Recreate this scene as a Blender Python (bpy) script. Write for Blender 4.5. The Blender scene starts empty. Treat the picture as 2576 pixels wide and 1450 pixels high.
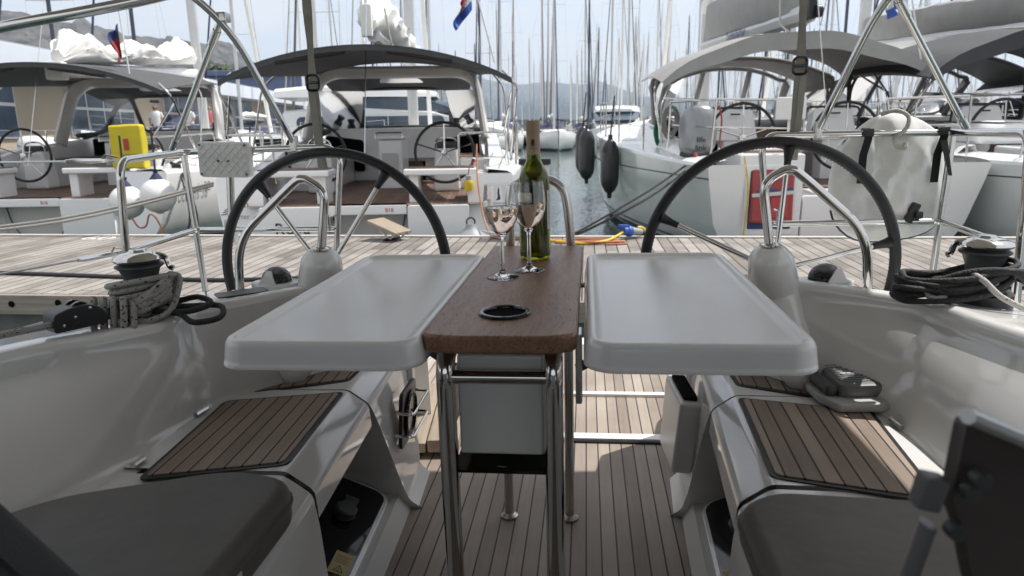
import bpy, bmesh, math, random
from mathutils import Matrix, Vector, Quaternion
from math import radians as RAD, sin, cos, pi
SC=bpy.context.scene
random.seed(7)
# ------------------------------------------------------------------ camera, sky, sun, exposure
def cam_axes(vp,slope,F=1750.0):
    y=Vector((vp[0],-vp[1],-F)).normalized()
    p=Vector((vp[0]+1000,-(vp[1]+1000*slope),-F))
    z=p.cross(y).normalized()
    if z.y<0: z=-z
    x=y.cross(z)
    return Matrix((x,y,z))            # rows: boat/world axes in camera space = camera->world rotation
CAMP=Vector((0.12,0,1.03))
RW=cam_axes((187,-397),-0.013); RB=cam_axes((187,-397),-0.026)
cd=bpy.data.cameras.new('camera'); cam=bpy.data.objects.new('camera',cd); SC.collection.objects.link(cam)
cam.matrix_world=Matrix.Translation(CAMP)@RW.to_4x4()
cd.sensor_width=36; cd.lens=1750/2576*36; cd.clip_start=0.05; cd.clip_end=40000
cd.dof.use_dof=True; cd.dof.focus_distance=1.75; cd.dof.aperture_fstop=6.5
SC.camera=cam
# own boat is heeled a touch to port relative to the sea
HEEL=Matrix.Translation(CAMP)@(RW@RB.transposed()).to_4x4()@Matrix.Translation(-CAMP)
SUN=Vector((0.60,0.36,1.2)).normalized()
wd=bpy.data.worlds.new("World"); SC.world=wd; wd.use_nodes=True
def sky():
    nt=wd.node_tree; N=nt.nodes; L=nt.links; bg=N['Background']; bg.inputs['Strength'].default_value=0.105
    s=N.new('ShaderNodeTexSky'); s.sky_type='NISHITA'; s.sun_disc=False
    s.sun_elevation=math.asin(SUN.z); s.sun_rotation=math.atan2(SUN.x,SUN.y)
    s.air_density=1.0; s.dust_density=1.5; s.ozone_density=1.5
    tc=N.new('ShaderNodeTexCoord'); mp=N.new('ShaderNodeMapping'); mp.inputs['Scale'].default_value=(1.0,0.9,6.5); mp.inputs['Rotation'].default_value=(0,0.10,0)
    nz=N.new('ShaderNodeTexNoise'); nz.inputs['Scale'].default_value=2.6; nz.inputs['Detail'].default_value=8; nz.inputs['Roughness'].default_value=.58; nz.inputs['Distortion'].default_value=.35
    cr=N.new('ShaderNodeValToRGB'); cr.color_ramp.elements[0].position=.40; cr.color_ramp.elements[1].position=.60
    cr.color_ramp.elements[0].color=(.64,.64,.64,1); cr.color_ramp.elements[1].color=(.99,.99,.99,1)
    mx=N.new('ShaderNodeMix'); mx.data_type='RGBA'; mx.inputs['B'].default_value=(5.3,5.28,5.3,1)
    L.new(tc.outputs['Generated'],mp.inputs['Vector']); L.new(mp.outputs['Vector'],nz.inputs['Vector']); L.new(nz.outputs['Fac'],cr.inputs['Fac'])
    L.new(cr.outputs['Color'],mx.inputs['Factor']); L.new(s.outputs['Color'],mx.inputs['A']); L.new(mx.outputs['Result'],bg.inputs['Color'])
sky()
sd=bpy.data.lights.new('sun','SUN'); sd.energy=3.0; sd.angle=RAD(.6); sd.color=(1,.965,.91)
so=bpy.data.objects.new('sun',sd); SC.collection.objects.link(so); so.rotation_euler=SUN.to_track_quat('Z','Y').to_euler(); so.location=(8,4,30)
SC.view_settings.view_transform='Standard'; SC.view_settings.look='None'; SC.view_settings.exposure=0.88; SC.view_settings.gamma=1
SC.cycles.max_bounces=10; SC.cycles.transmission_bounces=8; SC.cycles.transparent_max_bounces=24; SC.cycles.caustics_reflective=False; SC.cycles.caustics_refractive=False
# ------------------------------------------------------------------ materials
def nodes(m): m.use_nodes=True; nt=m.node_tree; return nt,nt.nodes,nt.links,nt.nodes['Principled BSDF']
def pbr(name,col,rough=.5,metal=0,var=.06,vs=6,bump=0,bs=60,coat=0,spec=.5,rv=.0,vec=None):
    m=bpy.data.materials.new(name); nt,N,L,b=nodes(m)
    b.inputs['Roughness'].default_value=rough; b.inputs['Metallic'].default_value=metal; b.inputs['Coat Weight'].default_value=coat; b.inputs['Coat Roughness'].default_value=.06
    b.inputs['Specular IOR Level'].default_value=spec
    tc=N.new('ShaderNodeTexCoord'); mp=N.new('ShaderNodeMapping'); L.new(tc.outputs['Object'],mp.inputs['Vector'])
    if vec: mp.inputs['Scale'].default_value=vec
    nz=N.new('ShaderNodeTexNoise'); nz.inputs['Scale'].default_value=vs; nz.inputs['Detail'].default_value=5; L.new(mp.outputs[0],nz.inputs['Vector'])
    cr=N.new('ShaderNodeValToRGB'); c=Vector(col)
    lo=c*(1-var); hi=c*(1+var); cr.color_ramp.elements[0].position=.3; cr.color_ramp.elements[1].position=.7
    cr.color_ramp.elements[0].color=(*lo,1); cr.color_ramp.elements[1].color=(*[min(1,k) for k in hi],1)
    L.new(nz.outputs['Fac'],cr.inputs['Fac']); L.new(cr.outputs['Color'],b.inputs['Base Color'])
    if rv:
        mr=N.new('ShaderNodeMapRange'); mr.inputs['To Min'].default_value=max(0,rough-rv); mr.inputs['To Max'].default_value=rough+rv
        L.new(nz.outputs['Fac'],mr.inputs['Value']); L.new(mr.outputs[0],b.inputs['Roughness'])
    if bump:
        n2=N.new('ShaderNodeTexNoise'); n2.inputs['Scale'].default_value=bs; n2.inputs['Detail'].default_value=3; L.new(mp.outputs[0],n2.inputs['Vector'])
        bp=N.new('ShaderNodeBump'); bp.inputs['Strength'].default_value=bump; bp.inputs['Distance'].default_value=.01; L.new(n2.outputs['Fac'],bp.inputs['Height']); L.new(bp.outputs[0],b.inputs['Normal'])
    return m
def mth(N,L,op,a,b=None,c=None):
    n=N.new('ShaderNodeMath'); n.operation=op
    for i,v in enumerate((a,b,c)):
        if v is None: continue
        if isinstance(v,(int,float)): n.inputs[i].default_value=v
        else: L.new(v,n.inputs[i])
    return n.outputs[0]
def planked(name,pitch,gap,cols,seam,rough=.6,off=0.0,butt=0,bump=.4,gs=1.0):
    """boards running along local Y, pitch metres wide, dark seams; grain stretched along Y"""
    m=bpy.data.materials.new(name); nt,N,L,b=nodes(m)
    tc=N.new('ShaderNodeTexCoord'); sx=N.new('ShaderNodeSeparateXYZ'); L.new(tc.outputs['Object'],sx.inputs[0])
    u=mth(N,L,'DIVIDE',mth(N,L,'ADD',sx.outputs['X'],off+50*pitch),pitch); fl=mth(N,L,'FLOOR',u); fr=mth(N,L,'FRACT',u)
    wn=N.new('ShaderNodeTexWhiteNoise'); wn.noise_dimensions='1D'; 
    key=fl; isgap=mth(N,L,'LESS_THAN',fr,gap/pitch)
    if butt:
        w0=N.new('ShaderNodeTexWhiteNoise'); w0.noise_dimensions='1D'; L.new(fl,w0.inputs['W'])
        v=mth(N,L,'ADD',mth(N,L,'DIVIDE',sx.outputs['Y'],butt),mth(N,L,'MULTIPLY',mth(N,L,'FLOOR',mth(N,L,'MULTIPLY',w0.outputs['Value'],3)),.334))
        key=mth(N,L,'ADD',fl,mth(N,L,'MULTIPLY',mth(N,L,'FLOOR',v),37.3)); g2=mth(N,L,'LESS_THAN',mth(N,L,'FRACT',v),.006/butt*1.4)
        isgap=mth(N,L,'MAXIMUM',isgap,g2)
    L.new(key,wn.inputs['W'])
    mp=N.new('ShaderNodeMapping'); mp.inputs['Scale'].default_value=(90*gs,4*gs,20*gs); L.new(tc.outputs['Object'],mp.inputs[0])
    cb=N.new('ShaderNodeCombineXYZ'); L.new(mth(N,L,'MULTIPLY',wn.outputs['Value'],9),cb.inputs['Y']); va=N.new('ShaderNodeVectorMath'); va.operation='ADD'; L.new(mp.outputs[0],va.inputs[0]); L.new(cb.outputs[0],va.inputs[1])
    nz=N.new('ShaderNodeTexNoise'); nz.inputs['Scale'].default_value=1; nz.inputs['Detail'].default_value=6; nz.inputs['Roughness'].default_value=.65; L.new(va.outputs[0],nz.inputs['Vector'])
    n3=N.new('ShaderNodeTexNoise'); n3.inputs['Scale'].default_value=3.1; n3.inputs['Detail'].default_value=5; L.new(tc.outputs['Object'],n3.inputs['Vector'])
    t=mth(N,L,'ADD',mth(N,L,'ADD',mth(N,L,'MULTIPLY',wn.outputs['Value'],.55),mth(N,L,'MULTIPLY',nz.outputs['Fac'],.55)),mth(N,L,'MULTIPLY',mth(N,L,'SUBTRACT',n3.outputs['Fac'],.5),1.05))
    cr=N.new('ShaderNodeValToRGB'); e=cr.color_ramp.elements; e[0].position=.18; e[1].position=.85; e[0].color=(*cols[0],1); e[1].color=(*cols[-1],1)
    if len(cols)>2: k=e.new(.5); k.color=(*cols[1],1)
    L.new(t,cr.inputs['Fac'])
    mx=N.new('ShaderNodeMix'); mx.data_type='RGBA'; mx.inputs['B'].default_value=(*seam,1); L.new(isgap,mx.inputs['Factor']); L.new(cr.outputs['Color'],mx.inputs['A']); L.new(mx.outputs['Result'],b.inputs['Base Color'])
    b.inputs['Roughness'].default_value=rough
    h=mth(N,L,'SUBTRACT',mth(N,L,'MULTIPLY',nz.outputs['Fac'],.25),isgap); bp=N.new('ShaderNodeBump'); bp.inputs['Strength'].default_value=bump; bp.inputs['Distance'].default_value=.004; L.new(h,bp.inputs['Height']); L.new(bp.outputs[0],b.inputs['Normal'])
    return m
def table_wood(name):
    m=bpy.data.materials.new(name); nt,N,L,b=nodes(m); tc=N.new('ShaderNodeTexCoord')
    wob=N.new('ShaderNodeTexNoise'); wob.inputs['Scale'].default_value=5; wob.inputs['Detail'].default_value=2; L.new(tc.outputs['Object'],wob.inputs['Vector'])
    va=N.new('ShaderNodeVectorMath'); va.operation='MULTIPLY_ADD'; L.new(wob.outputs['Color'],va.inputs[0]); va.inputs[1].default_value=(.07,.05,0); L.new(tc.outputs['Object'],va.inputs[2])
    def ns(sc,det,scale):
        mp=N.new('ShaderNodeMapping'); mp.inputs['Scale'].default_value=sc; L.new(va.outputs[0],mp.inputs[0]); n=N.new('ShaderNodeTexNoise'); n.inputs['Scale'].default_value=scale; n.inputs['Detail'].default_value=det; L.new(mp.outputs[0],n.inputs['Vector']); return n.outputs['Fac']
    broad=ns((9,1.2,9),4,1.6); fine=ns((150,11,150),5,1.0); pore=ns((330,30,330),2,1.0)
    t=mth(N,L,'ADD',mth(N,L,'MULTIPLY',broad,.55),mth(N,L,'MULTIPLY',fine,.5))
    cr=N.new('ShaderNodeValToRGB'); e=cr.color_ramp.elements; e[0].position=.3; e[1].position=.78; e[0].color=(.155,.080,.050,1); e[1].color=(.40,.230,.148,1)
    L.new(t,cr.inputs['Fac'])
    pr=N.new('ShaderNodeValToRGB'); pe=pr.color_ramp.elements; pe[0].position=.60; pe[1].position=.66; L.new(pore,pr.inputs['Fac'])
    mx=N.new('ShaderNodeMix'); mx.data_type='RGBA'; mx.inputs['B'].default_value=(.035,.018,.014,1); L.new(mth(N,L,'MULTIPLY',pr.outputs['Color'],.75),mx.inputs['Factor']); L.new(cr.outputs['Color'],mx.inputs['A']); L.new(mx.outputs['Result'],b.inputs['Base Color'])
    b.inputs['Roughness'].default_value=.42
    bp=N.new('ShaderNodeBump'); bp.inputs['Strength'].default_value=.35; bp.inputs['Distance'].default_value=.002; L.new(mth(N,L,'SUBTRACT',mth(N,L,'MULTIPLY',fine,.4),pr.outputs['Color']),bp.inputs['Height']); L.new(bp.outputs[0],b.inputs['Normal'])
    return m
def glassy(name,col,rough=0.0,ior=1.48):
    m=bpy.data.materials.new(name); nt,N,L,b=nodes(m); b.inputs['Base Color'].default_value=(*col,1); b.inputs['Transmission Weight'].default_value=1; b.inputs['Roughness'].default_value=rough; b.inputs['IOR'].default_value=ior
    return m
def film(name,tint=(.9,.92,.93),haze=.12,hazecol=(.75,.78,.8),wav=.25):
    """clear vinyl or thin glass: see-through sheet with a sheen and a little milkiness"""
    m=bpy.data.materials.new(name); m.use_nodes=True; nt=m.node_tree; N=nt.nodes; L=nt.links; N.remove(N['Principled BSDF']); out=N['Material Output']
    tr=N.new('ShaderNodeBsdfTransparent'); tr.inputs[0].default_value=(*tint,1); di=N.new('ShaderNodeBsdfDiffuse'); di.inputs[0].default_value=(*hazecol,1)
    gl=N.new('ShaderNodeBsdfGlossy'); gl.inputs['Roughness'].default_value=.06; lw=N.new('ShaderNodeFresnel'); lw.inputs[0].default_value=1.3
    tc=N.new('ShaderNodeTexCoord'); nz=N.new('ShaderNodeTexNoise'); nz.inputs['Scale'].default_value=4; nz.inputs['Detail'].default_value=4; L.new(tc.outputs['Object'],nz.inputs['Vector'])
    bp=N.new('ShaderNodeBump'); bp.inputs['Strength'].default_value=wav; bp.inputs['Distance'].default_value=.05; L.new(nz.outputs['Fac'],bp.inputs['Height']); L.new(bp.outputs[0],gl.inputs['Normal'])
    cr=N.new('ShaderNodeValToRGB'); cr.color_ramp.elements[0].position=.4; cr.color_ramp.elements[1].position=.75; cr.color_ramp.elements[0].color=(haze*.3,)*3+(1,); cr.color_ramp.elements[1].color=(haze*2,)*3+(1,); L.new(nz.outputs['Fac'],cr.inputs['Fac'])
    m1=N.new('ShaderNodeMixShader'); L.new(cr.outputs['Color'],m1.inputs[0]); L.new(tr.outputs[0],m1.inputs[1]); L.new(di.outputs[0],m1.inputs[2])
    m2=N.new('ShaderNodeMixShader'); L.new(lw.outputs[0],m2.inputs[0]); L.new(m1.outputs[0],m2.inputs[1]); L.new(gl.outputs[0],m2.inputs[2]); L.new(m2.outputs[0],out.inputs[0])
    return m
def fabric(name,col,tr):
    m=bpy.data.materials.new(name); nt,N,L,b=nodes(m); b.inputs['Base Color'].default_value=(*col,1); b.inputs['Roughness'].default_value=.85
    t=N.new('ShaderNodeBsdfTranslucent'); tc=N.new('ShaderNodeTexCoord'); nz=N.new('ShaderNodeTexNoise'); nz.inputs['Scale'].default_value=40; L.new(tc.outputs['Object'],nz.inputs['Vector'])
    cr=N.new('ShaderNodeValToRGB'); cr.color_ramp.elements[0].color=(*[k*.9 for k in col],1); cr.color_ramp.elements[1].color=(*[min(1,k*1.1) for k in col],1); L.new(nz.outputs['Fac'],cr.inputs['Fac']); L.new(cr.outputs['Color'],b.inputs['Base Color']); L.new(cr.outputs['Color'],t.inputs['Color'])
    mx=N.new('ShaderNodeMixShader'); mx.inputs[0].default_value=tr; L.new(b.outputs[0],mx.inputs[1]); L.new(t.outputs[0],mx.inputs[2]); L.new(mx.outputs[0],N['Material Output'].inputs[0]); return m
M={}
M['gel']=pbr('gelcoat',(.74,.735,.72),.10,0,.045,2.2,coat=.5,rv=.03)
M['gel2']=pbr('gelcoat_boat',(.86,.86,.855),.22,0,.02,2,coat=.2,rv=.05)
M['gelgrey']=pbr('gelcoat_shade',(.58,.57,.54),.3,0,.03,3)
M['nonskid']=pbr('nonskid',(.60,.61,.62),.42,0,.04,9,bump=.12,bs=500)
M['leaf']=pbr('table_gelcoat',(.82,.815,.81),.15,0,.02,7,bump=.06,bs=520,rv=.02)
M['steel']=pbr('polished_steel',(.63,.62,.60),.10,1,.05,8,rv=.05)
M['steel2']=pbr('brushed_steel',(.60,.59,.57),.26,1,.06,20)
M['alu']=pbr('mast_alloy',(.62,.62,.61),.38,.55,.05,2)
M['alud']=pbr('mast_dark',(.07,.075,.10),.4,.2,.05,2)
M['leather']=pbr('black_leather',(.012,.012,.013),.42,0,.2,20,bump=.25,bs=240)
M['black']=pbr('black_plastic',(.018,.018,.019),.38,0,.15,12,bump=.05,bs=300)
M['blackg']=pbr('black_gloss',(.010,.010,.012),.08,0,.1,8)
M['darkgrey']=pbr('dark_grey_plastic',(.075,.078,.078),.5,0,.1,14,bump=.1,bs=300)
M['white']=pbr('white_plastic',(.82,.815,.79),.35,0,.04,7)
M['cushion']=pbr('cushion_fabric',(.098,.093,.081),.55,0,.12,7,bump=.5,bs=11)
M['cushionb']=pbr('brown_cushion_fabric',(.132,.120,.105),.55,0,.12,7,bump=.5,bs=11)
M['ribgrey']=pbr('ribbed_rubber',(.15,.155,.15),.5,0,.08,14)
M['basegrey']=pbr('base_grey',(.48,.485,.48),.4,0,.05,9)
M['cushion2']=pbr('dark_cushion',(.03,.034,.034),.7,0,.1,9,bump=.25,bs=380)
M['bim']=pbr('charcoal_canvas',(.062,.063,.066),.75,0,.08,5,bump=.15,bs=60)
M['bimo']=fabric('bimini_canvas',(.58,.555,.52),.34)
M['grey']=pbr('grey_canvas',(.30,.295,.285),.7,0,.07,5,bump=.2,bs=30)
M['greyd']=pbr('dark_grey_canvas',(.045,.047,.052),.75,0,.08,5,bump=.2,bs=30)
M['navy']=pbr('navy_canvas',(.018,.024,.075),.75,0,.15,5,bump=.2,bs=30)
M['arch']=pbr('arch_gelcoat',(.66,.64,.61),.3,0,.03,3)
M['sail']=pbr('sailcloth',(.76,.75,.72),.6,0,.05,4,bump=.35,bs=9)
M['cover']=fabric('white_cover',(.88,.875,.85),.18); M['hullshade']=pbr('hull_painted_shade',(.64,.675,.665),.10,0,.02,2,coat=.4,rv=.03)  # right-hand hulls are white; shade and water tone are put into this grey-green
M['silver']=pbr('silver_cover',(.30,.31,.32),.33,.35,.1,6,bump=.4,bs=14)
M['web']=pbr('grey_webbing',(.42,.405,.36),.8,0,.1,30,bump=.2,bs=300)
M['ropeg']=pbr('rope_grey',(.30,.29,.27),.85,0,.15,60,bump=.5,bs=180)
M['ropew']=pbr('rope_white',(.55,.53,.48),.85,0,.1,60,bump=.6,bs=160)
M['ropeb']=pbr('rope_black',(.022,.022,.024),.7,0,.25,80,bump=.5,bs=220)
M['ropegrn']=pbr('rope_green',(.012,.14,.075),.8,0,.2,60)
M['orange']=pbr('orange_hose',(.42,.15,.08),.6,0,.12,20)
M['yellow']=pbr('yellow_cable',(.62,.45,.03),.5,0,.1,20)
M['yellowb']=pbr('yellow_bag',(.60,.49,.02),.6,0,.06,6,bump=.3,bs=22)
M['red']=pbr('red_bag',(.33,.045,.045),.35,0,.1,5,bump=.5,bs=12)
M['blue']=pbr('blue_plastic',(.03,.10,.42),.4,0,.1,9)
M['greyp']=pbr('grey_plastic',(.30,.31,.33),.5,0,.05,9)
M['rubber']=pbr('fender_rubber',(.028,.031,.034),.32,0,.1,6)
M['ball']=pbr('fender_white',(.76,.76,.75),.3,0,.03,6)
M['bracket']=pbr('bracket_grey',(.17,.17,.175),.4,.3,.08,9)
M['green']=pbr('green_paint',(.02,.10,.06),.5,0,.1,5)
M['hullg']=pbr('boot_stripe',(.05,.055,.06),.3,0,.05,5)
M['anti']=pbr('antifouling',(.012,.035,.028),.5,0,.2,4)
M['ink']=pbr('ink',(.012,.012,.014),.5,0,.05,5)
M['inkg']=pbr('grey_ink',(.16,.165,.17),.5,0,.05,5)
M['inkred']=pbr('red_ink',(.42,.05,.05),.5,0,.05,5)
M['inkblue']=pbr('blue_ink',(.04,.06,.18),.5,0,.05,5)
M['kraft']=pbr('kraft_foil',(.40,.285,.185),.45,0,.05,14)
M['paper']=pbr('paper_label',(.60,.585,.54),.7,0,.03,20)
M['gold']=pbr('yellow_label',(.50,.40,.16),.6,0,.05,20)
M['concrete']=pbr('concrete',(.15,.15,.145),.85,0,.2,5,bump=.4,bs=40)
M['timber']=pbr('weathered_timber',(.27,.235,.195),.75,0,.25,3,bump=.4,bs=60,vec=(1,14,14))
M['timbery']=pbr('board_timber',(.30,.245,.185),.65,0,.2,3,bump=.2,bs=60,vec=(14,1.5,14))
M['brown']=pbr('brown_wood',(.17,.09,.05),.4,0,.2,4,vec=(12,2,12))
M['teakr']=pbr('seat_teak',(.16,.105,.075),.55,0,.2,6,vec=(3,14,14))
M['ochre']=pbr('oiled_teak',(.42,.26,.11),.5,0,.12,6)
M['dark']=pbr('dark_interior',(.008,.008,.009),.8,0,.1,5,spec=.02)
M['smoke']=pbr('smoked_acrylic',(.075,.060,.056),.2,0,.1,3)
M['sole']=planked('teak_sole',.0385,.0042,[(.21,.165,.132),(.30,.245,.20),(.39,.33,.275)],(.014,.014,.016),.6)
M['seat']=planked('teak_bench',.0305,.0036,[(.19,.145,.112),(.28,.215,.168),(.37,.295,.235)],(.012,.012,.014),.58)
M['deckteak']=planked('teak_boat',.055,.006,[(.13,.075,.05),(.18,.105,.07),(.24,.145,.10)],(.02,.018,.018),.6)
M['dock']=planked('dock_planks',.098,.010,[(.145,.128,.11),(.235,.212,.19),(.32,.297,.272)],(.018,.016,.014),.8,butt=1.26,bump=.8,gs=.6)
M['tablewood']=table_wood('table_teak')
M['glass']=glassy('clear_glass',(1,1,1),0,1.5)
M['bottle']=glassy('green_glass',(.27,.30,.02),.0,1.5)
M['wineb']=glassy('bottled_wine',(.42,.36,.06),0,1.34)
M['wine']=glassy('rose_wine',(.95,.74,.60),0,1.34)
M['dome']=glassy('compass_dome',(.97,.98,1),0,1.4)
M['vinyl']=film('clear_vinyl',(.95,.955,.96),.022,(.7,.72,.74),.03)
M['tint']=film('tinted_screen',(.80,.78,.76),.06,(.25,.24,.24),.05)
M['paneg']=pbr('window_pane',(.045,.075,.11),.12,0,.3,.7)
WN=True
# ------------------------------------------------------------------ geometry helpers
def obj(name,bm,mat,parent=None,smooth=True,ang=38):
    if isinstance(bm,bmesh.types.BMesh):
        bmesh.ops.recalc_face_normals(bm,faces=bm.faces[:]) ; me=bpy.data.meshes.new(name); bm.to_mesh(me); bm.free()
    else: me=bm
    if smooth:
        me.polygons.foreach_set('use_smooth',[True]*len(me.polygons)); me.set_sharp_from_angle(angle=RAD(ang))
    for m in (mat if isinstance(mat,(list,tuple)) else [mat]): me.materials.append(m if not isinstance(m,str) else M[m])
    o=bpy.data.objects.new(name,me); SC.collection.objects.link(o)
    if parent: o.parent=parent
    if smooth and WN and len(me.polygons)<6000: wn=o.modifiers.new('weighted_normal','WEIGHTED_NORMAL'); wn.keep_sharp=True
    return o
def tag(o,label,cat,group=None,kind=None):
    if label: o['label']=label
    if cat: o['category']=cat
    if group: o['group']=group
    if kind: o['kind']=kind
    return o
def thing(name,label,cat,mat=Matrix(),group=None):
    o=bpy.data.objects.new(name,None); SC.collection.objects.link(o); o.matrix_world=mat; o.empty_display_size=.1
    return tag(o,label,cat,group)
def B(): return bmesh.new()
def T(x,y,z): return Matrix.Translation((x,y,z))
def RX(a): return Matrix.Rotation(a,4,'X')
def RY(a): return Matrix.Rotation(a,4,'Y')
def RZ(a): return Matrix.Rotation(a,4,'Z')
def box(bm,c,s,bev=0,seg=2,mat=None,taper=None):
    r=bmesh.ops.create_cube(bm,size=1); vs=r['verts']
    for v in vs:
        k=1
        if taper and v.co.z>0: k=taper
        v.co=Vector((v.co.x*s[0]*k,v.co.y*s[1]*k,v.co.z*s[2]))
    if bev:
        es=list({e for v in vs for e in v.link_edges}); q=bmesh.ops.bevel(bm,geom=es,offset=bev,segments=seg,affect='EDGES',profile=.6); vs=list({v for f in q['faces'] for v in f.verts}|{v for v in vs if v.is_valid})
    mm=T(*c)@(mat or Matrix())
    bmesh.ops.transform(bm,matrix=mm,verts=vs); return vs
def bend(pts,r,n=5):
    """round the corners of a polyline"""
    P=[Vector(p) for p in pts]; out=[P[0]]
    for i in range(1,len(P)-1):
        a,b,c=P[i-1],P[i],P[i+1]; d1=(a-b); d2=(c-b); k=min(r,d1.length*.48,d2.length*.48); p0=b+d1.normalized()*k; p1=b+d2.normalized()*k
        for j in range(n+1):
            t=j/n; out.append(p0*(1-t)**2+b*2*t*(1-t)+p1*t*t)
    out.append(P[-1]); return out
def smoothp(pts,n=6,closed=False):
    P=[Vector(p) for p in pts]; m=len(P); out=[]
    rng=range(m if closed else m-1)
    for i in rng:
        p0=P[(i-1)%m] if (closed or i>0) else P[i]; p1=P[i]; p2=P[(i+1)%m]; p3=P[(i+2)%m] if (closed or i+2<m) else p2
        for j in range(n):
            t=j/n; out.append(.5*((2*p1)+(p2-p0)*t+(2*p0-5*p1+4*p2-p3)*t*t+(3*p1-p0-3*p2+p3)*t**3))
    if not closed: out.append(P[-1])
    return out
def tube(bm,pts,r,seg=8,closed=False,cap=True,flat=None):
    P=[Vector(p) for p in pts]; n=len(P); rings=[]; up=None
    rr=r if isinstance(r,(list,tuple)) else [r]*n
    for i in range(n):
        if closed: t=(P[(i+1)%n]-P[i-1])
        else: t=P[min(i+1,n-1)]-P[max(i-1,0)]
        t=t.normalized() if t.length>1e-9 else Vector((0,0,1))
        if up is None:
            a=Vector((0,0,1)) if abs(t.z)<.9 else Vector((1,0,0)); up=(a-t*a.dot(t)).normalized()
        else:
            up=up-t*up.dot(t); up=up.normalized() if up.length>1e-6 else Vector((1,0,0))
        s=t.cross(up)
        fx,fy=(flat or (1,1))
        rings.append([bm.verts.new(P[i]+(up*cos(2*pi*k/seg)*fy+s*sin(2*pi*k/seg)*fx)*rr[i]) for k in range(seg)])
    for i in range(n if closed else n-1):
        a=rings[i]; b=rings[(i+1)%n]
        for k in range(seg): bm.faces.new((a[k],a[(k+1)%seg],b[(k+1)%seg],b[k]))
    if cap and not closed: bm.faces.new(rings[0][::-1]); bm.faces.new(rings[-1])
    return rings
def lathe(bm,prof,seg=32,mat=Matrix(),closed=False):
    rings=[]
    for r,z in prof:
        if r<1e-6: rings.append([bm.verts.new(mat@Vector((0,0,z)))])
        else: rings.append([bm.verts.new(mat@Vector((r*cos(2*pi*k/seg),r*sin(2*pi*k/seg),z))) for k in range(seg)])
    pr=list(zip(rings,rings[1:]))+([(rings[-1],rings[0])] if closed else [])
    for a,b in pr:
        for k in range(seg):
            k2=(k+1)%seg
            if len(a)==1 and len(b)==1: continue
            if len(a)==1: bm.faces.new((a[0],b[k],b[k2]))
            elif len(b)==1: bm.faces.new((a[k],a[k2],b[0]))
            else: bm.faces.new((a[k],a[k2],b[k2],b[k]))
def loft(bm,secs,closed=False,cap=False):
    R=[[bm.verts.new(p) for p in s] for s in secs]
    for a,b in zip(R,R[1:]):
        n=len(a)
        for k in range(n if closed else n-1):
            q=[a[k],a[(k+1)%n],b[(k+1)%n],b[k]]
            try: bm.faces.new(q)
            except ValueError: pass
    if cap: 
        bm.faces.new(R[0][::-1]); bm.faces.new(R[-1])
    return R
def rrect(x0,y0,x1,y1,r,n=5):
    o=[]
    for cx,cy,a0 in ((x1-r,y1-r,0),(x0+r,y1-r,90),(x0+r,y0+r,180),(x1-r,y0+r,270)):
        for i in range(n+1): a=RAD(a0+90*i/n); o.append((cx+r*cos(a),cy+r*sin(a)))
    return o
def rpoly(pts,r,n=4):
    P=[Vector((*p,0)) for p in pts]; m=len(P); out=[]
    for i in range(m):
        a,b,c=P[i-1],P[i],P[(i+1)%m]; d1=a-b; d2=c-b; k=min(r,d1.length*.45,d2.length*.45); p0=b+d1.normalized()*k; p1=b+d2.normalized()*k
        for j in range(n+1): t=j/n; q=p0*(1-t)**2+b*2*t*(1-t)+p1*t*t; out.append((q.x,q.y))
    return out
def prism(bm,outl,z0,z1,bev=0,mat=Matrix(),seg=2):
    n=len(outl); 
    if bev:
        def inset(d):
            P=[Vector((*p,0)) for p in outl]; res=[]
            ar=sum(P[i-1].x*P[i].y-P[i].x*P[i-1].y for i in range(n)); sg=1 if ar>0 else -1
            for i in range(n):
                t=(P[(i+1)%n]-P[i-1]).normalized(); nn=Vector((-t.y,t.x,0))*sg; res.append(P[i]+nn*d)
            return res
        lv=[(inset(bev),z0)]+[(inset(bev*(1-sin(a))),z0+bev*(1-cos(a))) for a in [pi/2*(k/seg) for k in range(1,seg+1)]]
        lv+=[(inset(bev*(1-cos(a))),z1-bev*(1-sin(a))) for a in [pi/2*(k/seg) for k in range(0,seg+1)]]
    else: lv=[([Vector((*p,0)) for p in outl],z0),([Vector((*p,0)) for p in outl],z1)]
    loft(bm,[[mat@Vector((p.x,p.y,z)) for p in ps] for ps,z in lv],closed=True,cap=True)
def sheet(bm,fn,nu,nv,th=0):
    g=[[Vector(fn(i/nu,j/nv)) for j in range(nv+1)] for i in range(nu+1)]
    V=[[bm.verts.new(p) for p in r] for r in g]
    F=[bm.faces.new((V[i][j],V[i+1][j],V[i+1][j+1],V[i][j+1])) for i in range(nu) for j in range(nv)]
    if th: bmesh.ops.recalc_face_normals(bm,faces=F); bmesh.ops.solidify(bm,geom=F,thickness=th)
def text(name,s,size,mat,parent=None,M4=Matrix(),ext=.0004,wrap=None,align='CENTER',shear=0,spacing=1):
    c=bpy.data.curves.new(name,'FONT'); c.body=s; c.size=size; c.extrude=ext; c.align_x=align; c.shear=shear; c.space_character=spacing; c.resolution_u=3
    o=bpy.data.objects.new(name,c); SC.collection.objects.link(o); dg=bpy.context.evaluated_depsgraph_get(); dg.update(); me=bpy.data.meshes.new_from_object(o.evaluated_get(dg)); bpy.data.objects.remove(o)
    for v in me.vertices:
        p=v.co.copy()
        if wrap: a=p.x/wrap; p=Vector(((wrap+p.z)*sin(a),-(wrap+p.z)*cos(a),p.y))
        v.co=M4@p
    me.materials.clear()
    return obj(name,me,mat,parent,smooth=False)
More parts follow.
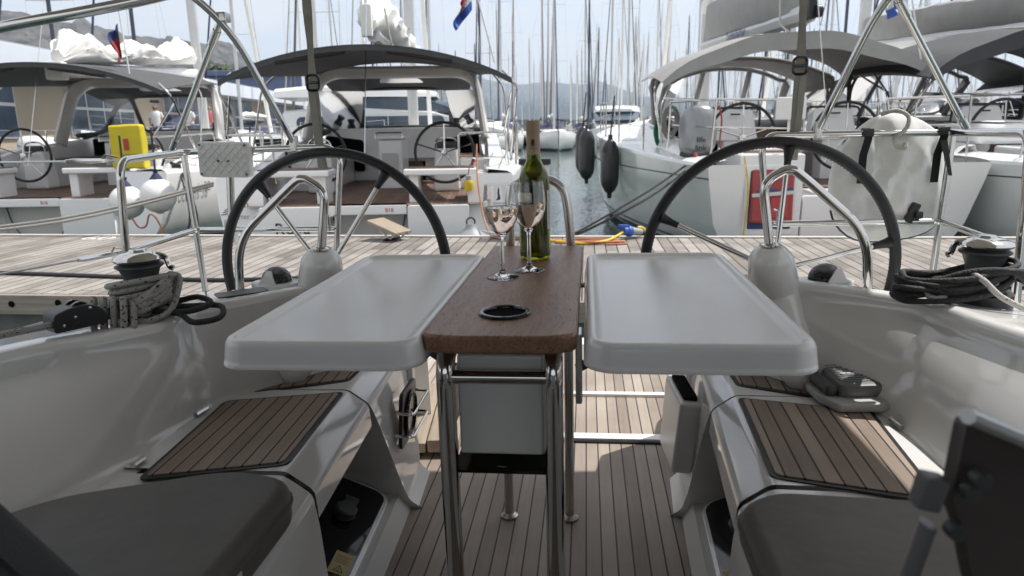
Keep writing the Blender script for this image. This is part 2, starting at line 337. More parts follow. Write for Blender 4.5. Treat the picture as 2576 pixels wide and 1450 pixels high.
def coil(c,rx,ry,n,turns,jit=.15,ax=Matrix(),seed=1,lift=.0):
    rd=random.Random(seed); pts=[]
    for i in range(int(n*turns)):
        a=2*pi*i/n; k=1+jit*(rd.random()-.5)*2 if i%3==0 else 1
        pts.append(ax@Vector((c[0]+rx*cos(a)*k,c[1]+ry*sin(a)*k,c[2]+lift*i/n+rd.uniform(-.004,.004))))
    return smoothp(pts,4)
# ------------------------------------------------------------------ own yacht (cockpit we sit in); local frame: x to starboard-as-seen, y aft, z up from cockpit sole
def fleck(name,base,fl,th=.63,sc=150):
    m=bpy.data.materials.new(name); nt,N,L,b=nodes(m); tc=N.new('ShaderNodeTexCoord'); nz=N.new('ShaderNodeTexNoise'); nz.inputs['Scale'].default_value=sc; nz.inputs['Detail'].default_value=1; L.new(tc.outputs['Object'],nz.inputs['Vector'])
    n2=N.new('ShaderNodeTexNoise'); n2.inputs['Scale'].default_value=500; L.new(tc.outputs['Object'],n2.inputs['Vector'])
    mx=N.new('ShaderNodeMix'); mx.data_type='RGBA'; mx.inputs['A'].default_value=(*base,1); mx.inputs['B'].default_value=(*fl,1); L.new(mth(N,L,'GREATER_THAN',nz.outputs['Fac'],th),mx.inputs['Factor']); L.new(mx.outputs['Result'],b.inputs['Base Color'])
    bp=N.new('ShaderNodeBump'); bp.inputs['Strength'].default_value=.5; bp.inputs['Distance'].default_value=.003; L.new(n2.outputs['Fac'],bp.inputs['Height']); L.new(bp.outputs[0],b.inputs['Normal']); b.inputs['Roughness'].default_value=.85
    return m
M['ropef']=fleck('rope_flecked',(.33,.32,.30),(.015,.015,.018),.64)
M['ropef2']=fleck('rope_pale_flecked',(.50,.49,.46),(.02,.02,.025),.66)
YT=thing('sailing_yacht','white yacht in the foreground whose cockpit and drop leaf table fill the picture','sailing yacht',HEEL)
def part(name,bm,mat,parent=None,**k): return obj(name,bm,mat,parent or YT,**k)
# floor
bm=B(); loft(bm,[[(-.33,-.4,0),(.33,-.4,0)],[(-.36,1.45,0),(.36,1.45,0)],[(-.395,1.95,0),(.395,1.95,0)]]); loft(bm,[[(-.60,1.95,0),(.60,1.95,0)],[(-.60,2.19,0),(.60,2.19,0)]])
fl=part('cockpit_floor',bm,'sole',smooth=False)
bm=B(); loft(bm,[[(-.60,2.245,.004),(.60,2.245,.004)],[(-.60,2.598,.004),(.60,2.598,.004)]]); part('floor_panel',bm,'sole',smooth=False)
bm=B(); loft(bm,[[(-.62,2.632,.0),(.62,2.632,.0)],[(-.62,3.3,.0),(.62,3.3,.0)]]); part('swim_platform',bm,'sole',smooth=False)
bm=B(); box(bm,(0,2.22,.004),(1.2,.045,.02),.004); part('threshold',bm,'gel')
bm=B(); box(bm,(0,2.193,.0),(1.2,.012,.014)); part('seal',bm,'black')
bm=B(); box(bm,(0,2.616,.005),(1.24,.032,.022),.004); part('threshold',bm,'gel')
bm=B(); box(bm,(0,1.5,-.06),(1.3,3.9,.1)); box(bm,(0,3.32,-.05),(1.3,.06,.11),.01); part('floor_moulding',bm,'gel')
# coaming: one moulding per side
TL=[(-.98,-.4,.70),(-.965,.7,.69),(-.925,1.10,.662),(-.845,1.225,.655),(-.775,1.36,.65),(-.765,1.46,.655),(-.70,1.545,.655),(-.60,1.66,.655),(-.50,1.80,.645),(-.435,1.96,.62)]
TR=[(.98,-.4,.72),(.94,.7,.70),(.90,1.10,.675),(.876,1.25,.665),(.858,1.375,.66),(.83,1.50,.66),(.785,1.556,.66),(.68,1.656,.66),(.53,1.80,.65),(.435,1.96,.62)]
BB=[(.80,-.4),(.775,.7),(.752,1.05),(.745,1.2),(.742,1.33),(.73,1.44),(.655,1.56),(.57,1.67),(.47,1.83),(.42,1.96)]
OO=[(1.12,-.4,.69),(1.10,.7,.675),(1.09,1.1,.66),(1.085,1.3,.65),(1.09,1.5,.635),(1.10,1.75,.60),(1.08,2.05,.55),(.90,2.2,.53),(.62,2.24,.53),(.435,2.24,.53)]
for s,tops in ((-1,TL),(1,TR)):
    secs=[]
    for t,b,o in zip(tops,BB,OO):
        t=Vector(t); b=Vector((s*b[0],b[1],.425)); o=Vector((s*o[0],o[1],o[2]))
        inn=(t-b); inn.z=0; out=(o-t); oh=Vector((out.x,out.y,0)).normalized()
        m1=b+(t-b)*.33-oh*.008; m2=b+(t-b)*.7-oh*.004
        tp=t+oh*.02+Vector((0,0,.004)); low=o+oh*.03; low.z=.38; hull=o+oh*.06; hull.z=-.1; w=o+oh*.02; w.z=-.62
        pts=[b-oh*.03,b,b+(t-b)*.04+oh*.0,b+(t-b)*.10+oh*.006,m1,m2,t+Vector((0,0,-.045)),t+Vector((0,0,-.018)),t+oh*.006+Vector((0,0,-.004)),tp,tp+(o-tp)*.35,tp+(o-tp)*.7,o,o+oh*.015-Vector((0,0,.012)),low,hull,w]
        secs.append(pts)
    n=len(secs[0]); fine=[]
    cols=[smoothp([sec[i] for sec in secs],4) for i in range(n)]
    bm=B(); loft(bm,list(zip(*cols)))
    bmesh.ops.remove_doubles(bm,verts=bm.verts,dist=.0005)
    part('coaming',bm,'gel',ang=60)
    # pad seam on coaming and small deck plate
# walkway side walls beside the stern opening and transom quarter
for s in (-1,1):
    bm=B(); outl=[(1.955,-.02),(3.3,-.02),(2.62,.10),(2.5,.42),(2.26,.53),(1.955,.62)]
    prism(bm,rpoly(outl,.03),.0,.03,.004,T(s*.60-.015,0,0)@Matrix(((0,0,1,0),(1,0,0,0),(0,1,0,0),(0,0,0,1)))); part('quarter_wall',bm,'gel')
    bm=B(); box(bm,(s*.505,1.972,.26),(.20,.03,.56),.008); part('seat_end',bm,'gel')
    bm=B(); box(bm,(s*.86,2.44,-.05),(.5,.35,.9),.05,3); part('transom',bm,'gel')
# benches
def xi(y): return .432+.062*(y-1.14)
def bench(s):
    def prof(y,kind):
        x=xi(y)
        if kind=='lid': p=[(.76,.43),(x,.432),(x-.052,.395),(x-.056,.335),(x-.040,.330),(x-.02,.39),(x+.02,.40)]
        else: p=[(.76,.425),(x,.430),(x-.052,.393),(x-.060,.33),(x-.075,.10),(x-.085,.03),(x-.115,.0)]
        q=bend([(s*a,y,z) for a,z in p],.012,3); return q
    bm=B()
    for ys,kind in (((-.4,.6,1.112),'base'),((1.545,1.75,1.955),'base')):
        S=[prof(y,kind) for y in ys]
        if ys[0]>1: S[0]=[Vector((q.x,q.y+.20*max(0,.39-q.z)/.39,q.z)) for q in S[0]]
        loft(bm,S)
        for sec,y in ((S[0],ys[0]),(S[-1],ys[-1])): bm.faces.new([bm.verts.new(p) for p in sec]+[bm.verts.new((s*.76,y+(.20 if y>1.5 and y<1.6 else 0),0))])
    part('bench',bm,'gel')
    bm=B(); S=[prof(y,'lid') for y in (1.124,1.3,1.533)]; loft(bm,S)
    lid=part('bench_lid',bm,'gel')
    bm=B()   # locker recess under the lid
    loft(bm,[[(s*.60,1.11,.42),(s*.60,1.11,.13),(s*.43,1.11,.06),(s*.375,1.11,.055),(s*.35,1.11,0)],[(s*.60,1.55,.42),(s*.60,1.70,.13),(s*.445,1.73,.06),(s*.40,1.735,.055),(s*.375,1.74,0)]])
    for y in (1.1125,): loft(bm,[[(s*.62,y,.42),(s*.42,y,.42)],[(s*.62,y,0),(s*.36,y,0)]])
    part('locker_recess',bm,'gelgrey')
    # hatch panel on sloping shelf
    a=math.atan2(.07,.16); m4=T(s*.487,1.33,.094)@RY(s*-a)
    m4=T(s*.487,1.40,.090)@(RY(-a) if s>0 else RY(a))@RZ(-s*.04)
    bm=B(); prism(bm,rrect(-.088,-.285,.088,.285,.045),.0,.012,.004,m4); fr=part('locker_hatch',bm,'gel')
    bm=B(); prism(bm,rrect(-.077,-.272,.077,.272,.036),.008,.016,.002,m4); obj('hatch_panel',bm,'blackg',fr)
    for k,(yy,xx) in enumerate(((.12,-.01),(-.15,.02))):
        bm=B(); m5=m4@T(s*-xx*0,yy,.016)
        lathe(bm,[(.0,.026),(.024,.026),(.028,.022),(.028,.004),(.024,0)],20,m5); prism(bm,rpoly([(-.012,-.02),(.012,-.02),(.02,-.058),(-.02,-.058)],.005),.006,.02,.002,m5@RZ(pi if yy>0 and s<0 else 0)); obj('latch',bm,'darkgrey',fr)
    bm=B(); box(bm,(0,0,0),(.045,.075,.001),mat=Matrix()); bmesh.ops.transform(bm,matrix=m4@T(-s*.048,-.05,.0175),verts=bm.verts); st=obj('warning_sticker',bm,'gold',fr)
    text('warning_triangle','\u25B3',.05,'ink',fr,m4@T(-s*.044,-.085,.0183)@RZ(0),.0003) if False else None
    bm=B(); mt=m4@T(-s*.048,-.072,.0183)
    for i in range(3):
        a0=pi/2+2*pi*i/3; a1=a0+2*pi/3; tube(bm,[mt@Vector((.013*cos(a0),.013*sin(a0),0)),mt@Vector((.013*cos(a1),.013*sin(a1),0))],.0011,4)
    tube(bm,[mt@Vector((0,.005,0)),mt@Vector((0,-.003,0))],.0011,4)
    for i in range(5): tube(bm,[mt@Vector((-.017,.022+.006*i,0)),mt@Vector((.015-.004*(i%2),.022+.006*i,0))],.0005,3)
    obj('warning_print',bm,'inkg',fr)
    # teak panels with caulk border
    def panel(o,z):
        o=[(s*a,b) for a,b in o]
        bm=B(); prism(bm,rpoly(o,.018),z,z+.004,.001); p=part('teak_panel',bm,'black')
        c=Vector((sum(a for a,b in o)/len(o),sum(b for a,b in o)/len(o))); oo=[]
        P=[Vector(q) for q in o]; n=len(P); ar=sum(P[i-1].x*P[i].y-P[i].x*P[i-1].y for i in range(n)); sg=1 if ar>0 else -1
        for i in range(n):
            d1=(P[i]-P[i-1]).normalized(); d2=(P[(i+1)%n]-P[i]).normalized(); n1=Vector((-d1.y,d1.x))*sg; n2=Vector((-d2.y,d2.x))*sg; bb=(n1+n2).normalized(); oo.append(tuple(P[i]+bb*(.010/max(.3,bb.dot(n1)))))
        # boards run parallel to the outboard edge: build in a rotated local frame
        an=-s*.055; R=RZ(an); Ri=R.inverted(); loc=[tuple((Ri@Vector((a,b,0))).xy) for a,b in oo]
        bm=B(); prism(bm,rpoly(loc,.012),z+.001,z+.0065,.0012); q=obj('teak_boards',bm,'seat',p,smooth=False); q.rotation_euler=(0,0,an)
    panel([(.437,1.145),(.457,1.520),(.722,1.452),(.690,1.072)],.4305)
    panel([(.472,1.60),(.468,1.80),(.520,1.72),(.690,1.512)],.4275)
    # hinge at the outboard edge
    bm=B(); tube(bm,[(s*.742,1.36,.437),(s*.738,1.40,.437)],.006,8); tube(bm,[(s*.728,1.12,.437),(s*.726,1.15,.437)],.006,8); part('hinge',bm,'steel2')
for s in (-1,1): bench(s)
bm=B(); lathe(bm,[(.0,.03),(.02,.03),(.026,.022),(.026,0)],16,T(-.438,1.07,.4045)@RY(.3)); part('cup_recess',bm,'black')
# helm pods, hoops, wheels, compasses
def helm(s):
    P=smoothp([(s*.618,1.63,.425),(s*.616,1.605,.455),(s*.608,1.665,.52),(s*.592,1.735,.61),(s*.570,1.72,.68),(s*.562,1.71,.722),(s*.560,1.705,.750)],4)
    K=[0.012,.044,.053,.057,.058,.052,.026]; rr=[]
    for i in range(len(P)): f=i/(len(P)-1)*6; a=int(min(f,5)); rr.append(K[a]+(K[a+1]-K[a])*(f-a))
    bm=B(); tube(bm,P,rr,24); bmesh.ops.smooth_vert(bm,verts=bm.verts,factor=.5,use_axis_x=True,use_axis_y=True,use_axis_z=True); part('helm_pedestal',bm,'gel',ang=80)
    bm=B(); tube(bm,bend([(s*.788,1.70,.625),(s*.777,1.70,.778),(s*.630,1.70,.905),(s*.592,1.70,.935),(s*.532,1.70,.90),(s*.556,1.70,.745)],.075,7),.0112,14); hr=part('grab_rail',bm,'steel')
    bm=B(); lathe(bm,[(.026,0),(.026,.004),(.02,.009),(.0128,.011)],20,T(s*.788,1.70,.634)); lathe(bm,[(.02,0),(.02,.004),(.013,.007)],20,T(s*.556,1.70,.748)); obj('rail_flange',bm,'steel',hr)
    W=bpy.data.objects.new('steering_wheel',None); SC.collection.objects.link(W); W.parent=YT; W.empty_display_size=.1
    W.matrix_local=T(s*.617,1.95,.653)@RX(pi/2)        # local z -> -y (towards viewer)
    R=.334
    bm=B(); pts=[(R*cos(2*pi*k/96),R*sin(2*pi*k/96),0) for k in range(96)]; tube(bm,pts,.0148,14,closed=True)
    obj('rim',bm,'leather',W,ang=80)
    bm=B()
    for k in range(192):     # stitching on inner side
        a=2*pi*k/192; r=R-.0146; tube(bm,[(r*cos(a),r*sin(a),.003),((r-.0012)*cos(a+.014),(r-.0012)*sin(a+.014),-.003)],.0007,4)
    obj('stitching',bm,'leather',W)
    off=RAD(130 if s<0 else 83)
    for k in range(5):
        a=off+2*pi*k/5; d=Vector((cos(a),sin(a),0)); bm=B(); tube(bm,[d*.03+Vector((0,0,.06)),d*.12+Vector((0,0,.045)),d*(R-.02)],.0072,12); sp=obj('spoke',bm,'steel',W)
        bm=B(); tube(bm,[d*(R-.062)+Vector((0,0,.010)),d*(R-.045)+Vector((0,0,.006)),d*(R-.022),d*(R-.01)],[.0088,.0098,.0135,.018],12); obj('spoke_sleeve',bm,'leather',W)
    bm=B(); lathe(bm,[(0,.09),(.03,.088),(.036,.075),(.036,.045),(.028,.035),(0,.03)],24); lathe(bm,[(0,.03),(.02,.03),(.02,.2),(0,.2)],16); obj('hub',bm,'steel',W)
    # compass
    c=bpy.data.objects.new('compass',None); SC.collection.objects.link(c); c.parent=YT; c.matrix_local=T(s*.700,1.735,.645)
    bm=B(); prism(bm,[(.068*cos(2*pi*k/32),.047*sin(2*pi*k/32)) for k in range(32)],-.012,.014,.005); obj('base',bm,'gel',c)
    bm=B(); lathe(bm,[(.040,.012)]+[(.040*cos(a),.014+.040*sin(a)) for a in [pi/2*k/10 for k in range(11)]],28); obj('dome',bm,'dome',c)
    bm=B(); lathe(bm,[(0,.012),(.034,.013),(.034,.030),(.030,.036),(0,.037)],28); obj('card',bm,'black',c)
    for k,tx in enumerate(('0','30','60','90','120','150','180','210','240','270','300','330')): text('card_numeral',tx,.011,'white',c,RZ(2*pi*k/12)@T(0,0,.0185),.0002,wrap=.0342)
    bm=B(); [tube(bm,[RZ(2*pi*k/72)@Vector((0,-.0342,.028)),RZ(2*pi*k/72)@Vector((0,-.0342,.0305))],.0005,3) for k in range(72)]; obj('card_scale',bm,'white',c)
    bm=B(); prism(bm,[(-.028,0),(.020,0),(.006,.036),(-.006,.036)],-.004,.004,.001,T(-.004 if s<0 else .02,-.040,.012)@RX(pi/2-.3)); obj('visor',bm,'gel',c)
for s in (-1,1): helm(s)
# winches with tailing ropes
def winch(s,x,y,z,rot):
    w=bpy.data.objects.new('winch',None); SC.collection.objects.link(w); w.parent=YT; w.matrix_local=T(x,y,z)@RZ(rot)@Matrix.Scale(1.06,4)
    bm=B(); lathe(bm,[(0,-.02),(.058,-.02),(.058,.012),(.050,.02),(.044,.022)],32); obj('base',bm,'black',w)
    bm=B(); lathe(bm,[(.040,.02),(.037,.035),(.033,.055),(.033,.07),(.039,.088),(.047,.094),(.047,.097),(.036,.100)],32); obj('drum',bm,'darkgrey',w)
    bm=B(); lathe(bm,[(.034,.098),(.047,.106),(.049,.110),(.046,.116),(.032,.123),(.018,.125),(.016,.129),(.012,.130),(0,.130)],36); obj('self_tailer',bm,'steel',w)
    bm=B(); tube(bm,smoothp([(.036,0,.116),(.054,0,.110),(.060,0,.092),(.068,0,.086)],4),[.007]*4+[.006]*9,8); obj('stripper_arm',bm,'steel',w)
    return w
winch(-1,-.865,1.42,.662,0.2); w=winch(1,.965,1.56,.655,pi-.2)
bm=B(); lathe(bm,[(.0595,.0),(.0595,.003)],32,T(.965,1.56,.660)); part('winch_ring',bm,'red')
# rope clutch on the port coaming
bm=B(); m4=T(-.905,1.262,.668)@RZ(-.52)@Matrix.Scale(.74,4)
prism(bm,rpoly([(-.062,0),(.075,0),(.07,.05),(.03,.062),(-.02,.064),(-.05,.048),(-.066,.02)],.012),-.036,.036,.004,m4@RZ(-pi/2)@RX(pi/2)); cl=part('rope_clutch',bm,'black')
for q in (-.019,.019):
    bm=B(); lathe(bm,[(.0,-.006),(.026,-.006),(.026,.006),(0,.006)],20,m4@T(q,.0,.046)@RY(pi/2)); obj('sheave',bm,'blackg',cl)
bm=B()
for p in ((.0365,-.02,.035),(.0365,.02,.052),(.0365,-.05,.018)): lathe(bm,[(0,.004),(.004,.003),(.005,0)],10,m4@T(*p)@RY(pi/2))
obj('bolt',bm,'steel2',cl)
bm=B(); tube(bm,[m4@Vector((.016,-.06,.022)),(-.98,1.0,.70),(-1.03,.6,.715),(-1.06,.2,.72)],.0072,8); t=thing('sheet_rope','pale flecked rope running forward from the rope clutch along the left coaming','rope',HEEL); obj('rope',bm,'ropef',t)
bm=B(); prism(bm,rrect(-.06,-.03,.06,.03,.01),0,.004,.001,T(-.73,1.60,.657)@RZ(.7)); part('deck_plate',bm,'black')
bm=B(); box(bm,(.98,1.30,.690),(.075,.085,.055),.012,3,mat=RZ(.2)); part('rope_clutch',bm,'darkgrey')
# pushpit
for s in (-1,1):
    P=bpy.data.objects.new('pushpit',None); SC.collection.objects.link(P); P.parent=YT
    top=.998; 
    if s<0: pts=[(-1.075,1.66,.60),(-1.045,1.66,.985),(-1.14,2.1,.995),(-.66,2.1,1.0),(-.63,2.1,.965),(-.68,2.1,.56)]
    else: pts=[(1.075,1.62,.60),(1.06,1.62,1.0),(1.135,2.1,.998),(.64,2.1,1.003),(.62,2.1,.965),(.67,2.1,.56)]
    bm=B(); tube(bm,bend(pts,.05,6),.0098,12); obj('top_rail',bm,'steel',P)
    bm=B(); tube(bm,[(s*1.135,2.1,.995),(s*1.118,2.1,.53)],.0094,12); obj('stanchion',bm,'steel',P)
    bm=B(); tube(bm,bend([(s*1.058,1.665,.755),(s*1.128,2.1,.75),(s*.66,2.1,.748)],.03,4),.0088,12); obj('mid_rail',bm,'steel',P)
    bm=B(); lathe(bm,[(.03,0),(.03,.005),(.018,.012),(.0112,.014)],18,T(s*1.118,2.1,.535)); obj('deck_foot',bm,'steel',P)
    bm=B(); tube(bm,[(s*.62,2.1,.955) if 0 else (s*.665,2.095,.79),(s*.665,2.06,.79),(s*.665,2.06,.75),(s*.665,2.095,.75)],.004,6); obj('eye',bm,'steel',P)
# lifelines forward from the pushpit
for z,z2 in ((.985,.972),(.755,.735)):
    bm=B(); a=Vector((-1.05 if z>.9 else -1.062,1.66,z)); c=Vector((-1.22,.6,z2+.05)); tube(bm,[a,c],.0026,6); ll=part('lifeline',bm,'steel2'); d=(c-a).normalized()
    bm=B(); tube(bm,[a+d*.03,a+d*.05,a+d*.13,a+d*.15],[.004,.0065,.0065,.004],8); tube(bm,[a+Vector((0,0,.008)),a+d*.035+Vector((0,0,.014)),a+d*.05],.003,6); obj('turnbuckle',bm,'steel',ll)
# moulded bracket pad on the port rail, with its pole
bm=B(); prism(bm,rrect(-.083,-.054,.083,.054,.014),0,.03,.006,T(-.988,2.095,.970)@RX(pi/2)@RZ(-.03)); pad=part('bracket_pad',bm,'white')
bm=B(); m4=T(-.988,2.064,.970)@RX(pi/2)@RZ(-.03)
def clipseg(a,b,w,h):
    t0,t1=0,1; d=(b[0]-a[0],b[1]-a[1])
    for p,q in ((-d[0],a[0]+w),(d[0],w-a[0]),(-d[1],a[1]+h),(d[1],h-a[1])):
        if p==0:
            if q<0: return None
        else:
            r=q/p
            if p<0: t0=max(t0,r)
            else: t1=min(t1,r)
    return None if t0>=t1 else ((a[0]+d[0]*t0,a[1]+d[1]*t0),(a[0]+d[0]*t1,a[1]+d[1]*t1))
for k in range(-9,10):
    for sg in (-1,1):
        c=clipseg((k*.026-.2,-.2*sg),(k*.026+.2,.2*sg),.074,.046)
        if c: tube(bm,[m4@Vector((*c[0],.0)),m4@Vector((*c[1],.0))],.0021,5)
obj('rib',bm,'white',pad)
bm=B()
for x,y in ((-.072,.044),(.072,.044),(-.072,-.044),(.072,-.044),(-.016,-.004),(.016,-.004)): lathe(bm,[(0,.003),(.003,.002),(.004,-.002)],10,m4@T(x,y,.002))
obj('screw',bm,'brown',pad)
bm=B(); tube(bm,[(-.995,2.11,.925),(-1.01,2.11,.74)],.0115,12); obj('pole',bm,'steel',pad)
bm=B(); box(bm,(-1.012,2.11,.745),(.032,.03,.075),.006); obj('clamp',bm,'white',pad)
# pocket bin on starboard bench end, speaker panel on port bench end
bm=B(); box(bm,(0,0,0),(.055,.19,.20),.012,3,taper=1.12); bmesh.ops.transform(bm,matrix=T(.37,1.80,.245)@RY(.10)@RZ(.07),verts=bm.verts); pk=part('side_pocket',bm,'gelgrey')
bm=B(); box(bm,(0,0,.098),(.036,.165,.012),.004); bmesh.ops.transform(bm,matrix=T(.37,1.80,.253)@RY(.10)@RZ(.07),verts=bm.verts); obj('pocket_opening',bm,'dark',pk)
m4=T(-.402,1.79,.265)@RY(pi/2)@RZ(pi/2)       # local x->y aft, y->z up, z->+x
m4=Matrix(((0,0,1,-.388),(1,0,0,1.79),(0,1,0,.268),(0,0,0,1)))@RX(.07)
bm=B(); prism(bm,rrect(-.075,-.082,.075,.082,.018),0,.012,.004,m4); sp=part('loudspeaker',bm,'black')
bm=B(); lathe(bm,[(.060,.010),(.062,.018),(.055,.022),(.05,.016),(.02,.012),(0,.02)],28,m4@Matrix.Diagonal((.95,1.1,1,1))); obj('cone',bm,'blackg',sp)
for q in (-.03,.035):
    bm=B(); tube(bm,bend([m4@Vector((-.09,q,-.004)),m4@Vector((-.09,q,.045)),m4@Vector((.09,q,.045)),m4@Vector((.09,q,-.004))],.012,4),.0042,8); obj('guard_rail',bm,'steel',sp)
# table (bolted down)
TB=bpy.data.objects.new('cockpit_table',None); SC.collection.objects.link(TB); TB.parent=YT
def tp(name,bm,mat,p=None,**k): return obj(name,bm,mat,p or TB,**k)
for s in (-1,1):
    x0,x1=(-.458,-.139) if s<0 else (.121,.456)
    y0,y1=(.985,1.775)
    bm=B()
    def ring(d,z,r): return [(x,y,z) for x,y in rrect(x0+d,y0+d,x1-d,y1-d,r)]
    loft(bm,[ring(-.004,.684,.05),ring(-.006,.6795,.05),ring(-.004,.690,.049),ring(-.001,.712,.045),ring(.001,.7180,.044),ring(.004,.7215,.042),ring(.008,.7228,.039),ring(.012,.7225,.036),ring(.015,.7208,.033),ring(.017,.7175,.031),ring(.020,.7150,.028),ring(.026,.7135,.023),ring(.030,.7132,.02)],closed=True)
    bm.faces.new([bm.verts.new(p) for p in ring(.030,.7132,.02)]); bm.faces.new([bm.verts.new(p) for p in ring(.01,.689,.04)])
    loft(bm,[ring(-.006,.6795,.05),ring(.01,.6795,.04),ring(.01,.690,.04)],closed=True); bmesh.ops.remove_doubles(bm,verts=bm.verts,dist=.0003)
    tp('table_leaf',bm,'leaf',ang=50)
bm=B(); o=rpoly([(-.141,1.03),(-.09,1.018),(.055,1.018),(.105,1.034),(.110,1.895),(-.136,1.895)],.022,5); prism(bm,o,.694,.724,.006,seg=4); tt=tp('table_centre',bm,'tablewood',ang=30)
bm=B(); lathe(bm,[(.0455,.7235),(.0455,.7275),(.043,.7295),(.0375,.7292),(.036,.727),(.036,.7243)],40,T(-.021,1.156,0)); cup=tp('cup_holder',bm,'blackg'); bm=B(); lathe(bm,[(.0362,.7246),(0,.7246)],40,T(-.021,1.156,0)); tp('cup_well',bm,'dark')
for x in (-.122,.064):
    bm=B(); tube(bm,bend([(x+(.012 if x<0 else -.012),1.62,.668),(x,1.115,.668),(x,1.125,.0)],.06,8),.0165,16); lg=tp('leg',bm,'steel'); 
for x in (-.092,.073):
    bm=B(); tube(bm,[(x,1.717,.0),(x,1.717,.67)],.0125,14); lathe(bm,[(.024,0),(.024,.004),(.015,.010),(.0125,.012)],20,T(x,1.717,.001)); tp('leg',bm,'steel2')
bm=B(); tube(bm,[(-.120,1.118,.622),(.062,1.118,.622)],.0125,16); tp('crossbar',bm,'steel')
bm=B(); box(bm,(-.029,1.31,.565),(.150,.36,.185),.006,3); bx=tp('table_locker',bm,'white')
bm=B(); box(bm,(-.027,1.26,.4455),(.18,.29,.005),.001); tp('table_shelf',bm,'tint')
text('etched_mark','~',.03,'inkg',TB,T(-.03,1.116,.449)@RX(.5),.0002)
bm=B(); box(bm,(.106,1.19,.62),(.012,.05,.13),.004); box(bm,(-.123,1.20,.56),(.01,.06,.10),.004); tp('hinge_plate',bm,'steel2')
for s in (-1,1):
    bm=B(); tube(bm,[(s*.112-.01,1.20,.61),(s*.20,1.20,.665),(s*.26,1.20,.672)],.009,8,flat=(.4,1)); tp('leaf_bracket',bm,'darkgrey')
bm=B(); tube(bm,bend([(-.092,1.905,.64),(-.088,1.885,.78),(-.082,1.885,.905),(.058,1.885,.905),(.075,1.885,.78),(.079,1.905,.64)],.07,8),.0125,14); tp('grab_hoop',bm,'steel2')
# bimini
BI=bpy.data.objects.new('bimini',None); SC.collection.objects.link(BI); BI.parent=YT
bm=B(); sheet(bm,lambda u,v:((u-.5)*2.5,-1.5+v*4.0,1.80-.16*(2*u-1)**2-.05*abs(2*u-1)**6+.03*sin(v*9)),16,20,.004); obj('canopy',bm,'bimo',BI)
for s in (-1,1):
    bm=B(); tube(bm,bend([(s*.772,2.1,1.012),(s*.865,1.93,1.355),(s*1.12,1.60,1.60),(s*1.2,1.3,1.64)],.12,8),.0098,12); obj('bow',bm,'steel',BI)
    bm=B(); tube(bm,[(s*1.172,2.1,1.0),(s*.876,1.925,1.345)],.0090,12); a=Vector((s*.876,1.925,1.345)); d=(Vector((s*1.172,2.1,1.0))-a); tube(bm,[a+d*.06,a+d*.16],.0118,12); tube(bm,[a+d*.90,a+d*.985],.0118,12); obj('strut',bm,'steel',BI)
    bm=B(); box(bm,(s*.868,1.928,1.356),(.03,.034,.026),.005); obj('jaw_joint',bm,'steel2',BI); bm=B(); box(bm,(s*.772,2.1,1.012),(.022,.024,.05),.005); obj('rail_clamp',bm,'steel2',BI)
    x0=-.70 if s<0 else .715; zt=1.86
    bm=B(); P=[(x0+s*-.004,2.13,.93),(x0,2.125,1.05),(x0+.004*s,2.12,1.2),(x0,2.115,1.45),(x0,2.1,1.80)]; Q=smoothp(P,6)
    def wd(z): return .0125+.0025*sin(z*23)
    loft(bm,[[p+Vector((-wd(p.z),.003*sin(p.z*31),0)),p+Vector((0,-.001,0)),p+Vector((wd(p.z),-.003*sin(p.z*27),0))] for p in Q]); bmesh.ops.solidify(bm,geom=bm.faces[:],thickness=.0015); st=obj('strap',bm,'web',BI)
    bm=B(); loft(bm,[[p+Vector((-.008+.008*s,-.006,0)),p+Vector((.012+.006*s,-.005,0))] for p in Q if p.z<1.17]); obj('strap_tail',bm,'web',st)
    bm=B(); tube(bm,[(a_,b_,0) for a_,b_ in rrect(-.018,-.022,.018,.022,.01)],.0042,6,closed=True); bmesh.ops.transform(bm,matrix=T(x0,2.108,1.19)@RX(pi/2),verts=bm.verts); tube(bm,[(x0-.016,2.106,1.19),(x0+.016,2.106,1.19)],.004,6); bk=obj('buckle',bm,'blackg',st)
bm=B(); tube(bm,smoothp([(-1.26,1.2,.70),(-1.24,1.2,1.05),(-1.08,1.2,1.20),(-.92,1.2,1.232),(-.63,1.2,1.268),(-.2,1.2,1.34),(.3,1.2,1.36),(.8,1.2,1.30),(1.1,1.2,1.1),(1.2,1.2,.70)],6),.0095,14); obj('bow',bm,'steel',BI)
SH=bpy.data.objects.new('sprayhood',None); SC.collection.objects.link(SH); SH.parent=YT  # unseen hood above the camera, put there opaque to darken the near cockpit
bm=B(); sheet(bm,lambda u,v:((2*u-1)*1.06,-1.35+1.75*v,1.50-.10*(2*u-1)**2-.22*abs(2*u-1)**6),16,8,.004); obj('canopy',bm,'bim',SH)
for s in (-1,1): bm=B(); sheet(bm,lambda u,v:(s*(1.06+.02*v),-1.35+1.65*u,1.18-.50*v),8,5,.004); obj('side_panel',bm,'bim',SH)
